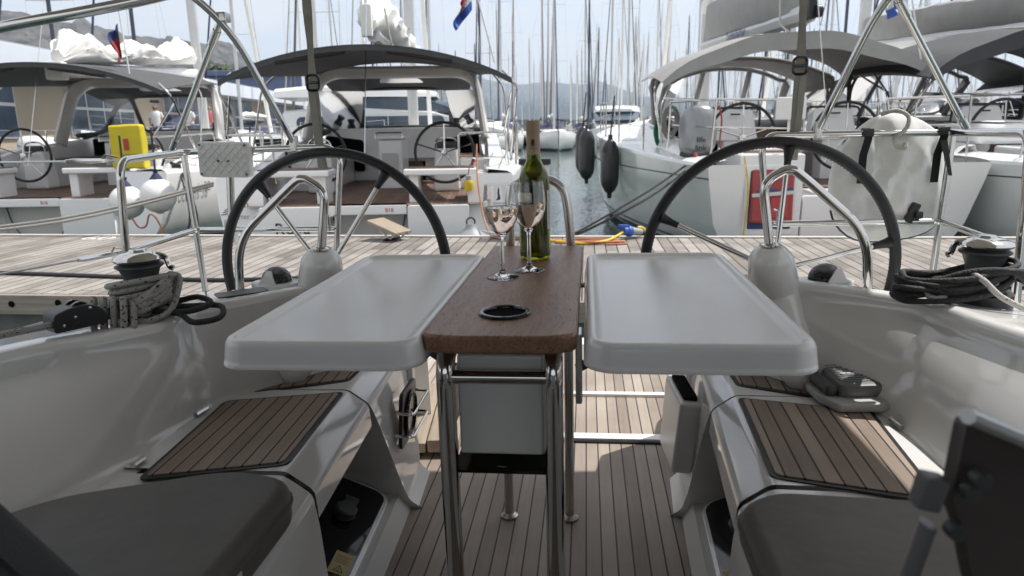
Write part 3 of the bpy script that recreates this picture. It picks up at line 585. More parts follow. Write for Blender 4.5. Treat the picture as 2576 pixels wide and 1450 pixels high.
# cabin end and acrylic companionway door beside the camera
bm=B(); box(bm,(0,-1.6,.40),(1.9,1.6,.9),.08,3); part('cabin_top',bm,'gel')
DR=bpy.data.objects.new('door_leaf',None); SC.collection.objects.link(DR); DR.parent=YT
bm=B(); q=[(0,0),(-.012,-.055),(-.004,-.075),(.004,-.115),(.03,-.17),(.10,-.24),(.35,-.42),(.35,-.13),(.1,-.045)]; prism(bm,rpoly(q,.006),-.006,.006,.0015,T(.372,.47,.835)@RZ(.25)@RX(pi/2-.15)); dl=obj('pane',bm,'tint' if 0 else 'smoke',DR)
bm=B(); tube(bm,[(.372,.462,.838),(.475,.468,.792),(.72,.5,.70)],.0055,8,flat=(1.6,1)); obj('edge_trim',bm,'alu',DR)
bm=B(); tube(bm,[(.349,.45,.765),(.336,.45,.70),(.300,.44,.5)],.0058,10,flat=(1.6,.8)); obj('post',bm,'bracket',DR)
bm=B(); box(bm,(.348,.452,.788),(.016,.016,.024),.003,mat=RY(.2)); obj('hinge',bm,'bracket',DR)
bm=B(); [lathe(bm,[(0,.004),(.0055,.0035),(.006,0),(.006,-.006)],14,T(x,.446,z)@RX(pi/2)) for x,z in ((.372,.790),(.365,.762),(.377,.800))]; obj('knob',bm,'darkgrey',DR)
# ---- loose things on the own yacht
def onboat(name,label,cat,loc,rot=0,group=None): return thing(name,label,cat,HEEL@T(*loc)@RZ(rot),group)
# wine bottle
bt=onboat('wine_bottle','tall green wine bottle with kraft coloured cap standing on the wooden table centre','wine bottle',(-.006,1.690,.7242))
po=[(0,.004),(.020,.003),(.031,0),(.0362,.004),(.0375,.012),(.0375,.172),(.0368,.190),(.033,.208),(.024,.226),(.0178,.240),(.0158,.252),(.0148,.285),(.0146,.310),(.0146,.325)]
pi_=[(r-.0022,max(z,.010)) for r,z in po[4:]]
bm=B(); lathe(bm,po+[(.0120,.325)]+[(r,z) for r,z in pi_[::-1]]+[(.030,.009),(0,.014)],48); obj('glass_body',bm,'bottle',bt,ang=50)
bm=B(); lathe(bm,[(0,.0145),(.030,.0095),(.0345,.013),(.0345,.170),(.0340,.188),(.0305,.206),(.0292,.211),(0,.211)],48); obj('wine',bm,'wineb',bt,ang=50)
bm=B(); lathe(bm,[(.0164,.253),(.0163,.263),(.0158,.296),(.0161,.2965),(.0161,.299),(.0157,.3),(.0161,.3005),(.0161,.303),(.0167,.306),(.0167,.329),(.0155,.331),(0,.331)],40); cp=obj('cap',bm,'kraft',bt,ang=25)
bm=B()
for k in (-3,-2,-1,0,1,2,3):
    h=.0135-.0009*abs(k); tube(bm,[Vector((.0163*sin(k*.085),-.0163*cos(k*.085),.276)),Vector((.0163*sin(k*.085),-.0163*cos(k*.085),.276+h))],.0003,4)
def wr(x,z,r=.0163): a=x/r; return Vector((r*sin(a),-r*cos(a),z))
for sg in (-1,1):
    tube(bm,[wr(sg*.0048*cos(t),.276-.0045*sin(t)) for t in [pi/2*k/8 for k in range(9)]],.0004,4)
    for q in (0,.004,.008): tube(bm,[wr(0,.272+q),wr(sg*.002,.2755+q),wr(sg*.0036,.2775+q),wr(sg*.002,.2768+q),wr(0,.2745+q)],.00035,4)
obj('emblem',bm,'ink',cp); text('cap_lettering','ORAHOVICA',.0034,'ink',cp,T(.0,0,.2655),.0001,wrap=.0164); 
bm=B(); n=24
def lab(a0,a1,z0,z1,r): loft(bm,[[(r*sin(a),-r*cos(a),z0),(r*sin(a),-r*cos(a),z1)] for a in [a0+(a1-a0)*k/n for k in range(n+1)]])
lab(RAD(-130),RAD(-4),.128,.163,.0378); lb=obj('label',bm,'paper',bt); text('label_lettering','SIVI',.013,'inkg',lb,RZ(RAD(-18))@T(0,0,.142),.0001,wrap=.0380,spacing=1.2)
bm=B(); lab(RAD(-130),RAD(-4),.094,.120,.0378); obj('label_band',bm,'kraft',bt); text('label_lettering','ORAHOVICA',.0075,'paper',lb,RZ(RAD(-34))@T(0,0,.103),.0001,wrap=.0380)
bm=B(); lab(RAD(58),RAD(140),.075,.168,.0378); lb2=obj('back_label',bm,'paper',bt)
bm=B()
for i in range(13): tube(bm,[Vector((.0381*sin(a),-.0381*cos(a),.088+.0058*i)) for a in [RAD(63)+RAD(66)*k/8 for k in range(9)]],.0007,3)
obj('back_print',bm,'inkg',lb2)
# glasses
gp=[(0,0),(.034,0),(.0345,.0012),(.033,.0024),(.020,.0048),(.009,.0095),(.0050,.018),(.0042,.035),(.0040,.075),(.0050,.086),(.010,.093),(.021,.104),(.031,.119),(.0372,.138),(.0385,.152),(.0370,.172),(.0335,.198),(.0332,.1995)]
gi=[(.0327,.1995),(.0328,.198),(.0360,.172),(.0375,.152),(.0361,.1385),(.0300,.120),(.020,.1055),(.009,.0965),(0,.0945)]
wi=[(0,.0948),(.009,.0968),(.0199,.1058),(.0299,.1203),(.0360,.1385),(.03735,.150),(.0368,.1515),(0,.1512)]
for nm,lab_,x,y in (('n','wine glass with rose wine standing nearer the camera left of the bottle',-.060,1.462),('f','wine glass with rose wine standing right in front of the green bottle',-.008,1.533)):
    g=onboat('wine_glass',lab_,'wine glass',(x,y,.7244),0,'glasses of rose wine on the table')
    bm=B(); lathe(bm,gp+gi,56); obj('bowl',bm,'glass',g,ang=60)
    bm=B(); lathe(bm,wi,48); obj('wine',bm,'wine',g,ang=60)
    if nm=='n':
        text('glass_lettering','omnivel',.0085,'inkg',g,RZ(.02)@T(0,0,.161),.0001,wrap=.0378,shear=.3)
        bm=B(); sp_=[(.0,.197),(.0012,.194),(.0022,.190),(.0018,.184),(.0036,.178),(.0042,.174),(.003,.170),(.0012,.1705),(-.0022,.170),(-.0046,.169),(-.0046,.171),(-.0012,.176),(-.0022,.184),(-.001,.192)]
        bm.faces.new([bm.verts.new(Vector((.0368*sin(px/.0368),-.0368*cos(px/.0368)+(pz-.17)*.12,pz))) for px,pz in sp_]); obj('glass_emblem',bm,'inkg',g)
# ropes on the winches
def rope(name,label,pts_list,mat,r=.0062,closed=False):
    t=thing(name,label,'rope',HEEL)
    bm=B()
    for p in pts_list: tube(bm,p,r,8)
    obj('rope',bm,mat,t,ang=80); return t
W0=Vector((-.865,1.42,.662)); rd=random.Random(4); L_=[]
for k in range(6):
    z=W0.z+.012+.011*k; R_=.062+rd.uniform(-.003,.012)
    L_.append(smoothp([W0+Vector((R_*cos(a)*1.05,R_*sin(a),.012+.011*k-W0.z*0+(.035 if 0 else 0)+.012*sin(a+k*.4))) for a in [2*pi*i/12+.3*k for i in range(13)]],4))
for k in range(7):     # hanks pulled across the front of the winch
    a=rd.uniform(-.010,.012); L_.append(smoothp([W0+Vector((.062+.006*k*.5,-.015+a,.078-.006*k)),W0+Vector((.055+a,-.050-.004*k,.060-.007*k)),W0+Vector((.010,-.074-.003*k+a,.030-.003*k)),W0+Vector((-.045,-.082+a-.002*k,.015)),W0+Vector((-.075,-.066,.018+.004*k))],6))
for k in range(4):     # knotted bights falling over the coaming
    x=-.05+.022*k; L_.append(smoothp([W0+Vector((x-.02,-.070,.030)),W0+Vector((x,-.092,.046)),W0+Vector((x+.012,-.112,.020)),W0+Vector((x+.018,-.128,-.018)),W0+Vector((x+.03,-.118,-.022)),W0+Vector((x+.024,-.098,.020)),W0+Vector((x+.01,-.08,.034))],6))
L_.append(smoothp([W0+Vector((.02,-.09,.0)),W0+Vector((.06,-.080,-.004)),W0+Vector((.085,-.04,.01)),W0+Vector((.085,.0,.05)),W0+Vector((.07,.03,.07)),W0+Vector((.03,.06,.07))],6))
rope('coiled_rope','grey flecked rope wound and knotted around the left winch',L_,'ropef',.0068)
L_=[smoothp([W0+Vector((.05,-.02,.012)),W0+Vector((.10,.0,.008)),W0+Vector((.165,.02,.004)),W0+Vector((.185,-.02,-.012)),W0+Vector((.145,-.055,-.014)),W0+Vector((.10,-.035,.0)),W0+Vector((.05,-.05,.010))],6),smoothp([W0+Vector((.06,.03,.012)),W0+Vector((.11,.03,.022)),W0+Vector((.15,.01,.012)),W0+Vector((.12,-.03,.004)),W0+Vector((.06,-.04,.004))],6)]
rope('rope_tail','loose black rope loop hanging over the edge beside the left winch',L_,'ropeb',.0066)
W1=Vector((.965,1.56,.658)); L_=[]
for k in range(7):
    c=W1+Vector((-.075+rd.uniform(-.012,.012),-.035+rd.uniform(-.008,.008),.010+.007*k)); L_.append(smoothp([c+Vector(((.105+.012*rd.random())*cos(a),(.040+.02*rd.random())*sin(a),.004*sin(3*a+k)+.030*max(0,cos(a)))) for a in [2*pi*i/14+.2*k for i in range(15)]],4))
for k in range(4): L_.append(smoothp([W1+Vector((-.12,-.06,.03+.006*k)),W1+Vector((-.06,-.075,.055+.005*k)),W1+Vector((.01,-.075,.070)),W1+Vector((.06,-.05,.060-.006*k)),W1+Vector((.066,.0,.04)),W1+Vector((.05,.05,.03))],6))
rope('coiled_rope','heap of black rope coiled around the right winch on the white coaming',L_,'ropeb',.0062)
rope('rope_tail','pale flecked rope end looped over the black coil by the right winch',[smoothp([W1+Vector((-.12,-.045,.045)),W1+Vector((-.15,-.055,.030)),W1+Vector((-.12,-.08,.015)),W1+Vector((-.07,-.07,.060)),W1+Vector((-.05,-.09,.058)),W1+Vector((-.02,-.115,.025)),W1+Vector((.03,-.14,.0)),W1+Vector((.06,-.17,.0)),W1+Vector((.085,-.13,.012)),W1+Vector((.09,-.07,.03)),W1+Vector((.06,-.045,.045))],6)],'ropef2',.0060)
# white bag on the starboard rail
bg=thing('horseshoe_buoy_bag','big white sailcloth bag strapped to the steel rail behind the right wheel','cover bag',HEEL)
out=[(.90,1.008),(.95,1.045),(1.0,1.055),(1.06,1.043),(1.115,1.01),(1.14,.97),(1.155,.88),(1.162,.80),(1.15,.735),(1.10,.70),(1.0,.683),(.92,.690),(.865,.735),(.842,.80),(.838,.87),(.855,.94)]
P=smoothp([(x,0,z) for x,z in out],3,True); cx,cz=1.0,.86
def bagw(x,z): k=max(0,min(1,(z-.70)/.2)); return 1.5*(.020*math.exp(-((x-.945-.12*(z-.8))/.016)**2)-.020*math.exp(-((x-1.03+.20*(z-.8))/.020)**2)+.016*math.exp(-((x-1.09-.10*(z-.8))/.014)**2)+.012*sin(x*46+z*20)*k+.008*sin(x*95-z*44)*k-.012*math.exp(-((z-.725-.1*(x-1))/.012)**2))
bm=B(); S=[]
for f,dy in ((0.0,-.048),(.15,-.048),(.3,-.047),(.45,-.045),(.6,-.041),(.75,-.034),(.88,-.022),(.96,-.010),(.99,-.002),(1.0,.012),(.97,.03),(.8,.045),(.4,.05),(0,.05)):
    S.append([Vector((cx+(p.x-cx)*max(f,.02),2.165+dy*(1.0 if p.z>.95 else 1.0)+bagw(cx+(p.x-cx)*f,cz+(p.z-cz)*f)*(1-f*f),cz+(p.z-cz)*max(f,.02))) for p in P])
loft(bm,S,closed=True,cap=True); bmesh.ops.subdivide_edges(bm,edges=bm.edges[:],cuts=1,use_grid_fill=True); obj('cover',bm,'cover',bg,ang=80)
bm=B(); tube(bm,[p+Vector((0,2.172,0)) for p in P if p.z<.78],.0042,6); obj('piping',bm,'black',bg)
for x in (.905,1.105):
    bm=B(); loft(bm,[[(x-.011,y,z),(x+.011,y,z)] for y,z in ((2.12,1.01),(2.108,1.016),(2.086,1.008),(2.085,.985),(2.112,.94),(2.115,.86))][::1]) ; bmesh.ops.solidify(bm,geom=bm.faces[:],thickness=.002)
    if x>1: loft(bm,[[(x-.010+.012*k,2.09,.985-.035*k),(x+.010+.008*k,2.088,.985-.035*k)] for k in range(4)])
    sp=obj('strap',bm,'black',bg); bm=B(); box(bm,(x,2.085,1.003),(.028,.008,.022),.003); obj('buckle',bm,'black',sp)
bm=B(); box(bm,(1.047,2.10,.775),(.022,.02,.06),.004,mat=RY(.4)); box(bm,(1.060,2.088,.770),(.02,.02,.022),.004); obj('clip',bm,'black',bg)
rope('lashing_rope','short white rope looped over the rail at the top of the white bag',[smoothp([(.95,2.13,1.052),(.985,2.115,1.062),(1.01,2.095,1.045),(1.005,2.085,1.015),(.985,2.082,.995),(.975,2.085,.985),(.985,2.09,.965),(1.01,2.10,.958),(1.016,2.11,.972)],6)],'ropew',.0058)
# cushions
def cushion(name,label,outl,z0,z1,mat,mat4=HEEL,puff=.012):
    t=thing(name,label,'cushion',mat4); bm=B(); prism(bm,rpoly(outl,.055,6),z0,z1,.022,seg=5)
    o=obj('pad',bm,mat,t,ang=80)
    bm=B(); pts=[Vector((x,y,z0+(z1-z0)*.62)) for x,y in rpoly(outl,.055,6)]; tube(bm,pts,.0042,6,closed=True); obj('piping',bm,mat,t); return t
c=cushion('seat_cushion','dark grey seat cushion on the left cockpit bench with a stitched border',[(-.335,.2),(-.337,.975),(-.46,1.005),(-.70,.90),(-.77,.80),(-.80,.2)],.431,.504,'cushion')
bm=B(); box(bm,(0,0,0),(.0012,.055,.022)); bmesh.ops.transform(bm,matrix=T(-.3315,.74,.466),verts=bm.verts); lbl=obj('sewn_label',bm,'paper',c); text('label_print','S',.02,'brown',lbl,T(-.3295,.745,.459)@RZ(pi/2)@RX(pi/2),.0002)
cushion('seat_cushion','brown grey seat cushion on the right cockpit bench in the lower right corner',[(.335,.2),(.338,.955),(.40,1.0),(.56,.99),(.72,.98),(.78,.2)],.431,.494,'cushionb')
cushion('back_cushion','near black back cushion standing in the lower left corner of the picture',[(-.17,-.32),(.17,-.32),(.17,.0),(-.17,.0)],-.045,.045,'cushion2',HEEL@T(-.392,.49,.700)@RY(.83)@RX(pi/2-.12))
# autopilot-like cover on the starboard bench
ac=onboat('instrument_cover','grey ribbed instrument cover on a light grey base lying on the right teak bench','instrument cover',(.705,1.515,.438),.12)
bm=B(); prism(bm,rpoly([(-.088,-.02),(-.072,-.080),(.075,-.088),(.09,-.05),(.085,.06),(-.085,.06)],.015),0,.020,.006); obj('base',bm,'basegrey',ac)
bm=B(); prism(bm,rrect(-.055,-.048,.072,.060,.018),.020,.054,.012,RX(.08)@RY(.0)); cv=obj('lid',bm,'ribgrey',ac)
bm=B(); prism(bm,rrect(-.08,-.04,-.052,.052,.012),.02,.046,.010); obj('side_grip',bm,'darkgrey',ac)
for x in (-.066,.058): bm=B(); box(bm,(x,.058,.052),(.02,.012,.03),.004); obj('lid_tab',bm,'darkgrey',ac)
bm=B()
for k in range(9): tube(bm,[Vector((-.045+.012*j,.05-.010*k+.004*sin(j*.8+k*.3)-.0*j,.0553+(.05-.010*k)*.08)) for j in range(9)],.0012,4)
obj('rib',bm,'greyp',cv); text('cover_lettering','Raymarine',.021,'white',cv,T(.012,.012,.0568)@RZ(pi+.1)@RX(.0),.0008)
# passerelle board lying on the port side of the sole
gb=onboat('gangplank','weathered wooden gangplank lying on the cockpit floor beside the left seat','gangplank',(-.425,2.33,.004),.10)
bm=B(); box(bm,(-.055,0,.03),(.10,.56,.035),.006); box(bm,(.052,-.02,.035),(.105,.52,.045),.008); obj('board',bm,'timbery',gb); bm=B(); box(bm,(0,-.18,.008),(.2,.04,.016),.003); box(bm,(0,.18,.008),(.2,.04,.016),.003); obj('batten',bm,'timber',gb)
# ------------------------------------------------------------------ water, hills, dock
WZ=-.5
def water_mat():
    m=bpy.data.materials.new('water'); nt,N,L,b=nodes(m); b.inputs['Base Color'].default_value=(.040,.070,.064,1); b.inputs['Roughness'].default_value=.04; b.inputs['IOR'].default_value=1.33
    tc=N.new('ShaderNodeTexCoord'); hs=None
    for sc,dt,k in ((1.1,3,.6),(4.5,3,.35),(.28,2,.7)):
        n=N.new('ShaderNodeTexNoise'); n.inputs['Scale'].default_value=sc; n.inputs['Detail'].default_value=dt; mp=N.new('ShaderNodeMapping'); mp.inputs['Scale'].default_value=(1,.62,1); L.new(tc.outputs['Object'],mp.inputs[0]); L.new(mp.outputs[0],n.inputs['Vector']); t=mth(N,L,'MULTIPLY',n.outputs['Fac'],k); hs=t if hs is None else mth(N,L,'ADD',hs,t)
    bp=N.new('ShaderNodeBump'); bp.inputs['Strength'].default_value=.25; bp.inputs['Distance'].default_value=.12; L.new(hs,bp.inputs['Height']); L.new(bp.outputs[0],b.inputs['Normal']); return m
M['water']=water_mat()
bm=B(); loft(bm,[[(-9000,-3000,WZ),(9000,-3000,WZ)],[(-9000,13000,WZ),(9000,13000,WZ)]]); tag(obj('water',bm,'water',smooth=False),None,None,kind='structure')
def rock_mat(name,green,rock,zs,amt=.5,veg=.5):
    m=bpy.data.materials.new(name); nt,N,L,b=nodes(m); b.inputs['Roughness'].default_value=.95; b.inputs['Specular IOR Level'].default_value=.1
    tc=N.new('ShaderNodeTexCoord'); sx=N.new('ShaderNodeSeparateXYZ'); L.new(tc.outputs['Object'],sx.inputs[0])
    def nz(s,d=6): n=N.new('ShaderNodeTexNoise'); n.inputs['Scale'].default_value=s; n.inputs['Detail'].default_value=d; n.inputs['Roughness'].default_value=.65; L.new(tc.outputs['Object'],n.inputs['Vector']); return n.outputs['Fac']
    h=mth(N,L,'ADD',mth(N,L,'DIVIDE',sx.outputs['Z'],zs),mth(N,L,'MULTIPLY',mth(N,L,'SUBTRACT',nz(.006),.5),2.2*amt)); h=mth(N,L,'ADD',h,mth(N,L,'MULTIPLY',mth(N,L,'SUBTRACT',nz(.035),.5),1.3))
    cr=N.new('ShaderNodeValToRGB'); e=cr.color_ramp.elements; e[0].position=veg-.07; e[1].position=veg+.07; e[0].color=(*green,1); e[1].color=(*rock,1); L.new(h,cr.inputs['Fac'])
    mx=N.new('ShaderNodeMix'); mx.data_type='RGBA'; mx.blend_type='MULTIPLY'; mx.inputs['Factor'].default_value=1; c2=N.new('ShaderNodeValToRGB'); c2.color_ramp.elements[0].position=.3; c2.color_ramp.elements[1].position=.7; c2.color_ramp.elements[0].color=(.25,.25,.27,1); L.new(nz(.022,9),c2.inputs['Fac']); L.new(cr.outputs['Color'],mx.inputs['A']); L.new(c2.outputs['Color'],mx.inputs['B']); L.new(mx.outputs['Result'],b.inputs['Base Color']); return m
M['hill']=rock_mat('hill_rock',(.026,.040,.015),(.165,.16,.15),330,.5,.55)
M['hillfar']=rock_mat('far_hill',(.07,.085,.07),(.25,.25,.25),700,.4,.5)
from mathutils import noise as NZ
def ridge(name,mat,crest,depth,foot,nu,nv,rough,seed):
    """a mountain range: crest polyline of (x,y,z); the near slope falls towards the viewer, far slope away"""
    P=[Vector(p) for p in crest]; n=len(P)
    def at(u):
        f=u*(n-1); i=min(int(f),n-2); return P[i].lerp(P[i+1],f-i)
    def fn(u,v):
        c=at(u); d=Vector((c.x,c.y,0)).normalized(); t=(v-.5)*2; 
        if t<0: q=c+d*depth*t; k=1+t; h=c.z*(k**1.25)
        else: q=c+d*foot*t; h=c.z*(1-t)
        w=NZ.fractal(Vector((q.x,q.y,seed))*(4.5/depth),1.0,2.1,7); w2=NZ.hetero_terrain(Vector((q.x,q.y,seed+3))*(14/depth),1,2,5,.6)
        amp=rough*c.z*(min(1,(1-abs(t))*1.6)); e=1 if abs(t)>.03 else .35
        return (q.x,q.y,max(WZ-.3,h+amp*e*(w*.9+(w2-.6)*.25)-.5))
    bm=B(); sheet(bm,fn,nu,nv); tag(obj(name,bm,mat,ang=60),None,None,kind='structure')
def far(u,v,d):
    """crest point seen in direction (u,v) of the surveyed panorama, d metres out"""
    q=RW@Vector((u-1288,725-v,-1750)); k=d/math.hypot(q.x,q.y); return (CAMP.x+q.x*k,CAMP.y+q.y*k,CAMP.z+q.z*k)
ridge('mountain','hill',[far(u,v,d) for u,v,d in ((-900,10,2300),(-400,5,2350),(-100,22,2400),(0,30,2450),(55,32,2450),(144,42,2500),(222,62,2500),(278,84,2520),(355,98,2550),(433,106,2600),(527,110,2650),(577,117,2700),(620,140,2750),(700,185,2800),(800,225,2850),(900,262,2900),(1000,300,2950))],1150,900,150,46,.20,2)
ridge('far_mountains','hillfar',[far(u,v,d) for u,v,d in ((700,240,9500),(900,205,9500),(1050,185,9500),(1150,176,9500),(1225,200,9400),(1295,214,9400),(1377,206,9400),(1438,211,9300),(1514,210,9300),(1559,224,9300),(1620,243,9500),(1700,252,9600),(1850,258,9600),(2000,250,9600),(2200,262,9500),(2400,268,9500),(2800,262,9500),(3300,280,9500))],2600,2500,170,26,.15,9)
bm=B(); sheet(bm,lambda u,v:(-1500+3600*u+60*sin(u*40),1500+300*v,WZ+1.5+ (22+20*NZ.noise(Vector((u*30,v*3,1))))*max(0,sin(pi*v))),80,6); tag(obj('far_shore',bm,'hill'),None,None,kind='structure')
# dock
DK=thing('pontoon_dock',None,None); DK['kind']='structure'
def dbox(name,c,s,m,bev=.006): bm=B(); box(bm,c,s,bev); return obj(name,bm,m,DK)
bm=B(); box(bm,(0,5.36,.01),(30,2.52,.04)); obj('dock_deck',bm,'dock',DK,smooth=False)
dbox('edge_beam',(0,4.07,-.035),(30,.05,.13),'timber'); dbox('edge_beam',(0,6.645,-.02),(30,.045,.13),'timber'); dbox('edge_trim',(0,6.625,.040),(30,.05,.012),'paper',.003)
for k in range(-6,6): dbox('float',(k*2.5+.4,5.36,-.42),(2.42,2.45,.62),'concrete',.02)
bm=B()
for k in range(-30,10): lathe(bm,[(0,.006),(.02,.005),(.022,0)],12,T(k*.33-.3,4.043,-.03+.012*(k%2))@RX(pi/2))
o=obj('beam_bolt',bm,'dark',DK); o['kind']='stuff'
text('berth_number','60',.28,'white',DK,T(-4.75,6.38,.0325)@RZ(.0)@Matrix.Diagonal((1.2,1,1,1)),.001)
text('berth_number','61',.26,'paper',DK,T(-2.3,6.38,.0325)@Matrix.Diagonal((1.2,1,1,1)),.001) if 0 else None
# ---- objects on the dock
def gplank(label,x,y,rz,tilt):
    g=thing('gangplank',label,'gangplank',T(x,y,.03)@RZ(rz))
    bm=B(); box(bm,(0,.02,.13),(.24,.36,.03),.008,mat=RX(tilt)); obj('board',bm,'timbery',g)
    bm=B()
    for q in (-.08,0,.08): tube(bm,[(q,-.15,.08),(q+.03,-.03,.02),(q+.01,.08,.10)],.009,6)
    obj('support',bm,'alu',g); bm=B(); tube(bm,[(-.10,.0,.016),(.12,.0,.016)],.016,8); obj('roller',bm,'black',g)
gplank('short wooden gangplank standing tilted at the far dock edge behind the left wheel',-1.72,6.42,1.15,.30)
g=thing('gangplank','long pale wooden plank lying on the dock behind the right winch','gangplank',T(3.25,4.75,.04)@RZ(-1.45)); bm=B(); box(bm,(0,0,.03),(.38,2.2,.04),.01); obj('board',bm,'timbery',g); bm=B(); [box(bm,(0,q,.005),(.36,.06,.02)) for q in (-.8,.8)]; o=obj('batten',bm,'timber',g)
def line(name,label,cat,pts,r,mat,n=6,seg=6):
    t=thing(name,label,cat); bm=B(); tube(bm,smoothp(pts,n),r,seg); obj('strand' if 'rope' in cat else 'hose',bm,mat,t,ang=80); return t
rd=random.Random(11)
P=[]
for k in range(20): a=k*.95; P.append((.10+.22*cos(a)*(1+.6*rd.random())+.006*k,6.30+.09*sin(a)*(1+.4*rd.random()),.040+.0008*k))
P=[(-1.02,7.35,.9),(-.98,7.1,.55),(-.90,6.9,.2),(-.80,6.66,.06),(-.72,6.5,.045),(-.5,6.45,.045),(-.3,6.4,.045)]+P+[(.45,6.28,.04),(.48,6.2,.04),(.3,6.16,.04)]
line('garden_hose','orange hose coming off the middle yacht and coiled on the dock edge','hose',P,.009,'orange')
cb=line('power_cable','yellow shore power cable lying in a curve on the dock behind the bottle','cable',[(-.36,6.62,.5),(-.34,6.55,.2),(-.28,6.45,.05),(-.05,6.25,.045),(.12,6.18,.045),(.3,6.28,.05),(.40,6.42,.07),(.47,6.5,.10)],.014,'yellow')
pl=thing('cable_connector','blue and grey power connector at the end of the yellow cable by the dock edge','connector',T(.55,6.56,.10)@RZ(-1.05)@RX(pi/2-.1))
bm=B(); lathe(bm,[(0,-.12),(.022,-.12),(.028,-.10),(.036,-.04),(.040,-.02),(.040,.0),(0,.0)],20); obj('grip',bm,'greyp',pl); bm=B(); lathe(bm,[(.044,.0),(.050,.008),(.050,.045),(.042,.055),(.042,.09),(0,.09)],20); box(bm,(0,.045,.09),(.05,.03,.10),.006); obj('collar',bm,'blue',pl)
cb2=line('power_cable','short yellow cable end hanging from the blue connector over the dock edge','cable',[(.61,6.61,.13),(.66,6.64,.12),(.70,6.66,.07),(.71,6.70,-.05),(.70,6.72,-.3)],.013,'yellow')
line('mooring_hose','thin black hose running along the near half of the dock boards','hose',[(-6.5,4.75,.045),(-5,4.72,.045),(-4,4.66,.045),(-3,4.55,.046),(-2.4,4.5,.045),(-1.6,4.62,.045),(-.9,4.5,.045),(.5,4.45,.045)],.015,'black')
pd=thing('power_pedestal','grey dockside power pedestal with black bands and a blue socket partly behind the bottle','power pedestal',T(-.36,6.66,.03)@RZ(.05))
bm=B(); box(bm,(0,0,.36),(.26,.20,.70),.012); obj('column',bm,'greyp',pd)
bm=B(); box(bm,(0,0,.72),(.30,.24,.055),.012); obj('cap_band',bm,'black',pd); bm=B(); box(bm,(0,0,.45),(.275,.215,.05),.01); obj('waist_band',bm,'black',pd)
bm=B(); box(bm,(0,-.003,.585),(.262,.205,.20),.01); obj('light_panel',bm,'alu',pd)
for q in (.33,.19):
    bm=B(); lathe(bm,[(0,.05),(.034,.05),(.036,.04),(.036,-.01),(.045,-.012),(.045,-.03)],18,T(-.05,-.12,q)@RX(pi/2)); obj('socket',bm,'blue',pd)
cl=thing('dock_cleat','steel mooring cleat at the far dock edge next to the power pedestal','cleat',T(-.72,6.56,.03)); bm=B(); tube(bm,smoothp([(-.14,0,.07),(-.07,0,.055),(0,0,.05),(.07,0,.055),(.14,0,.07)],4),[.012]*4+[.018]*9+[.012]*4,8); box(bm,(0,0,.022),(.12,.05,.045),.008); obj('horn',bm,'steel2',cl)
bf=thing('buoy_fender','dark grey float lying against the dock edge below the orange hose','fender',T(-1.02,6.86,-.12)); bm=B(); lathe(bm,[(0,-.22)]+[(.20*cos(a),.20*sin(a)) for a in [RAD(-80+14*k) for k in range(11)]]+[(.06,.21),(.05,.25),(0,.26)],24); obj('float',bm,'greyp',bf); bm=B(); lathe(bm,[(.035,.0),(.05,.0),(.05,.015),(.035,.015)],14,T(0,0,.27)@RX(pi/2),closed=True); obj('eye',bm,'black',bf)
cv=line('mooring_rope','thick white twisted rope stretched beside the near dock edge at far left','rope',[(-5.6,3.66,-.13),(-4.2,3.55,-.155),(-3.2,3.45,-.17),(-2.3,3.3,-.17),(-1.6,3.0,-.1)],.022,'ropew')
# ------------------------------------------------------------------ yachts on the other side
def hull_sec(t,P):
    L=P['L']; b0,bm_,f0=P['bs'],P['bm'],P['fb']
    s=t*L
    tb=.45
    b=b0+(bm_-b0)*sin(pi/2*min(1,t/tb)) if t<tb else bm_*(max(0,1-((t-tb)/(1-tb))**2.3))**.85
    b=max(b,.04); w0=b0*P.get('tuck',.74); wm=bm_*.86
    w=w0+(wm-w0)*sin(pi/2*min(1,t/tb)) if t<tb else wm*max(0,1-((t-tb)/(.97-tb))**1.8) if t<.97 else .02
    w=max(w,.02); zs=f0*(1+.16*(t-.25)**2*3)-P.get('drop',0)*max(0,1-t/.42) ; rake=P.get('rake',.30)
    def S(z): return s+rake*max(0,z)*(1-min(1,t*3))+ (t>.8)*.25*(t-.8)/.2*max(0,z)
    k=.0 if t<.97 else .0
    pr=[(0,-.45*(1-t*.5)),(w*.55,-.38*(1-t*.4)),(w*.88,-.16),(w,0),(w+(b-w)*.42,.15*f0/1.1),(w+(b-w)*.78,.40*f0),(w+(b-w)*.95,.72*f0),(b,zs-.03),(b-.015,zs)]
    return [(x,S(z),z) for x,z in pr],zs
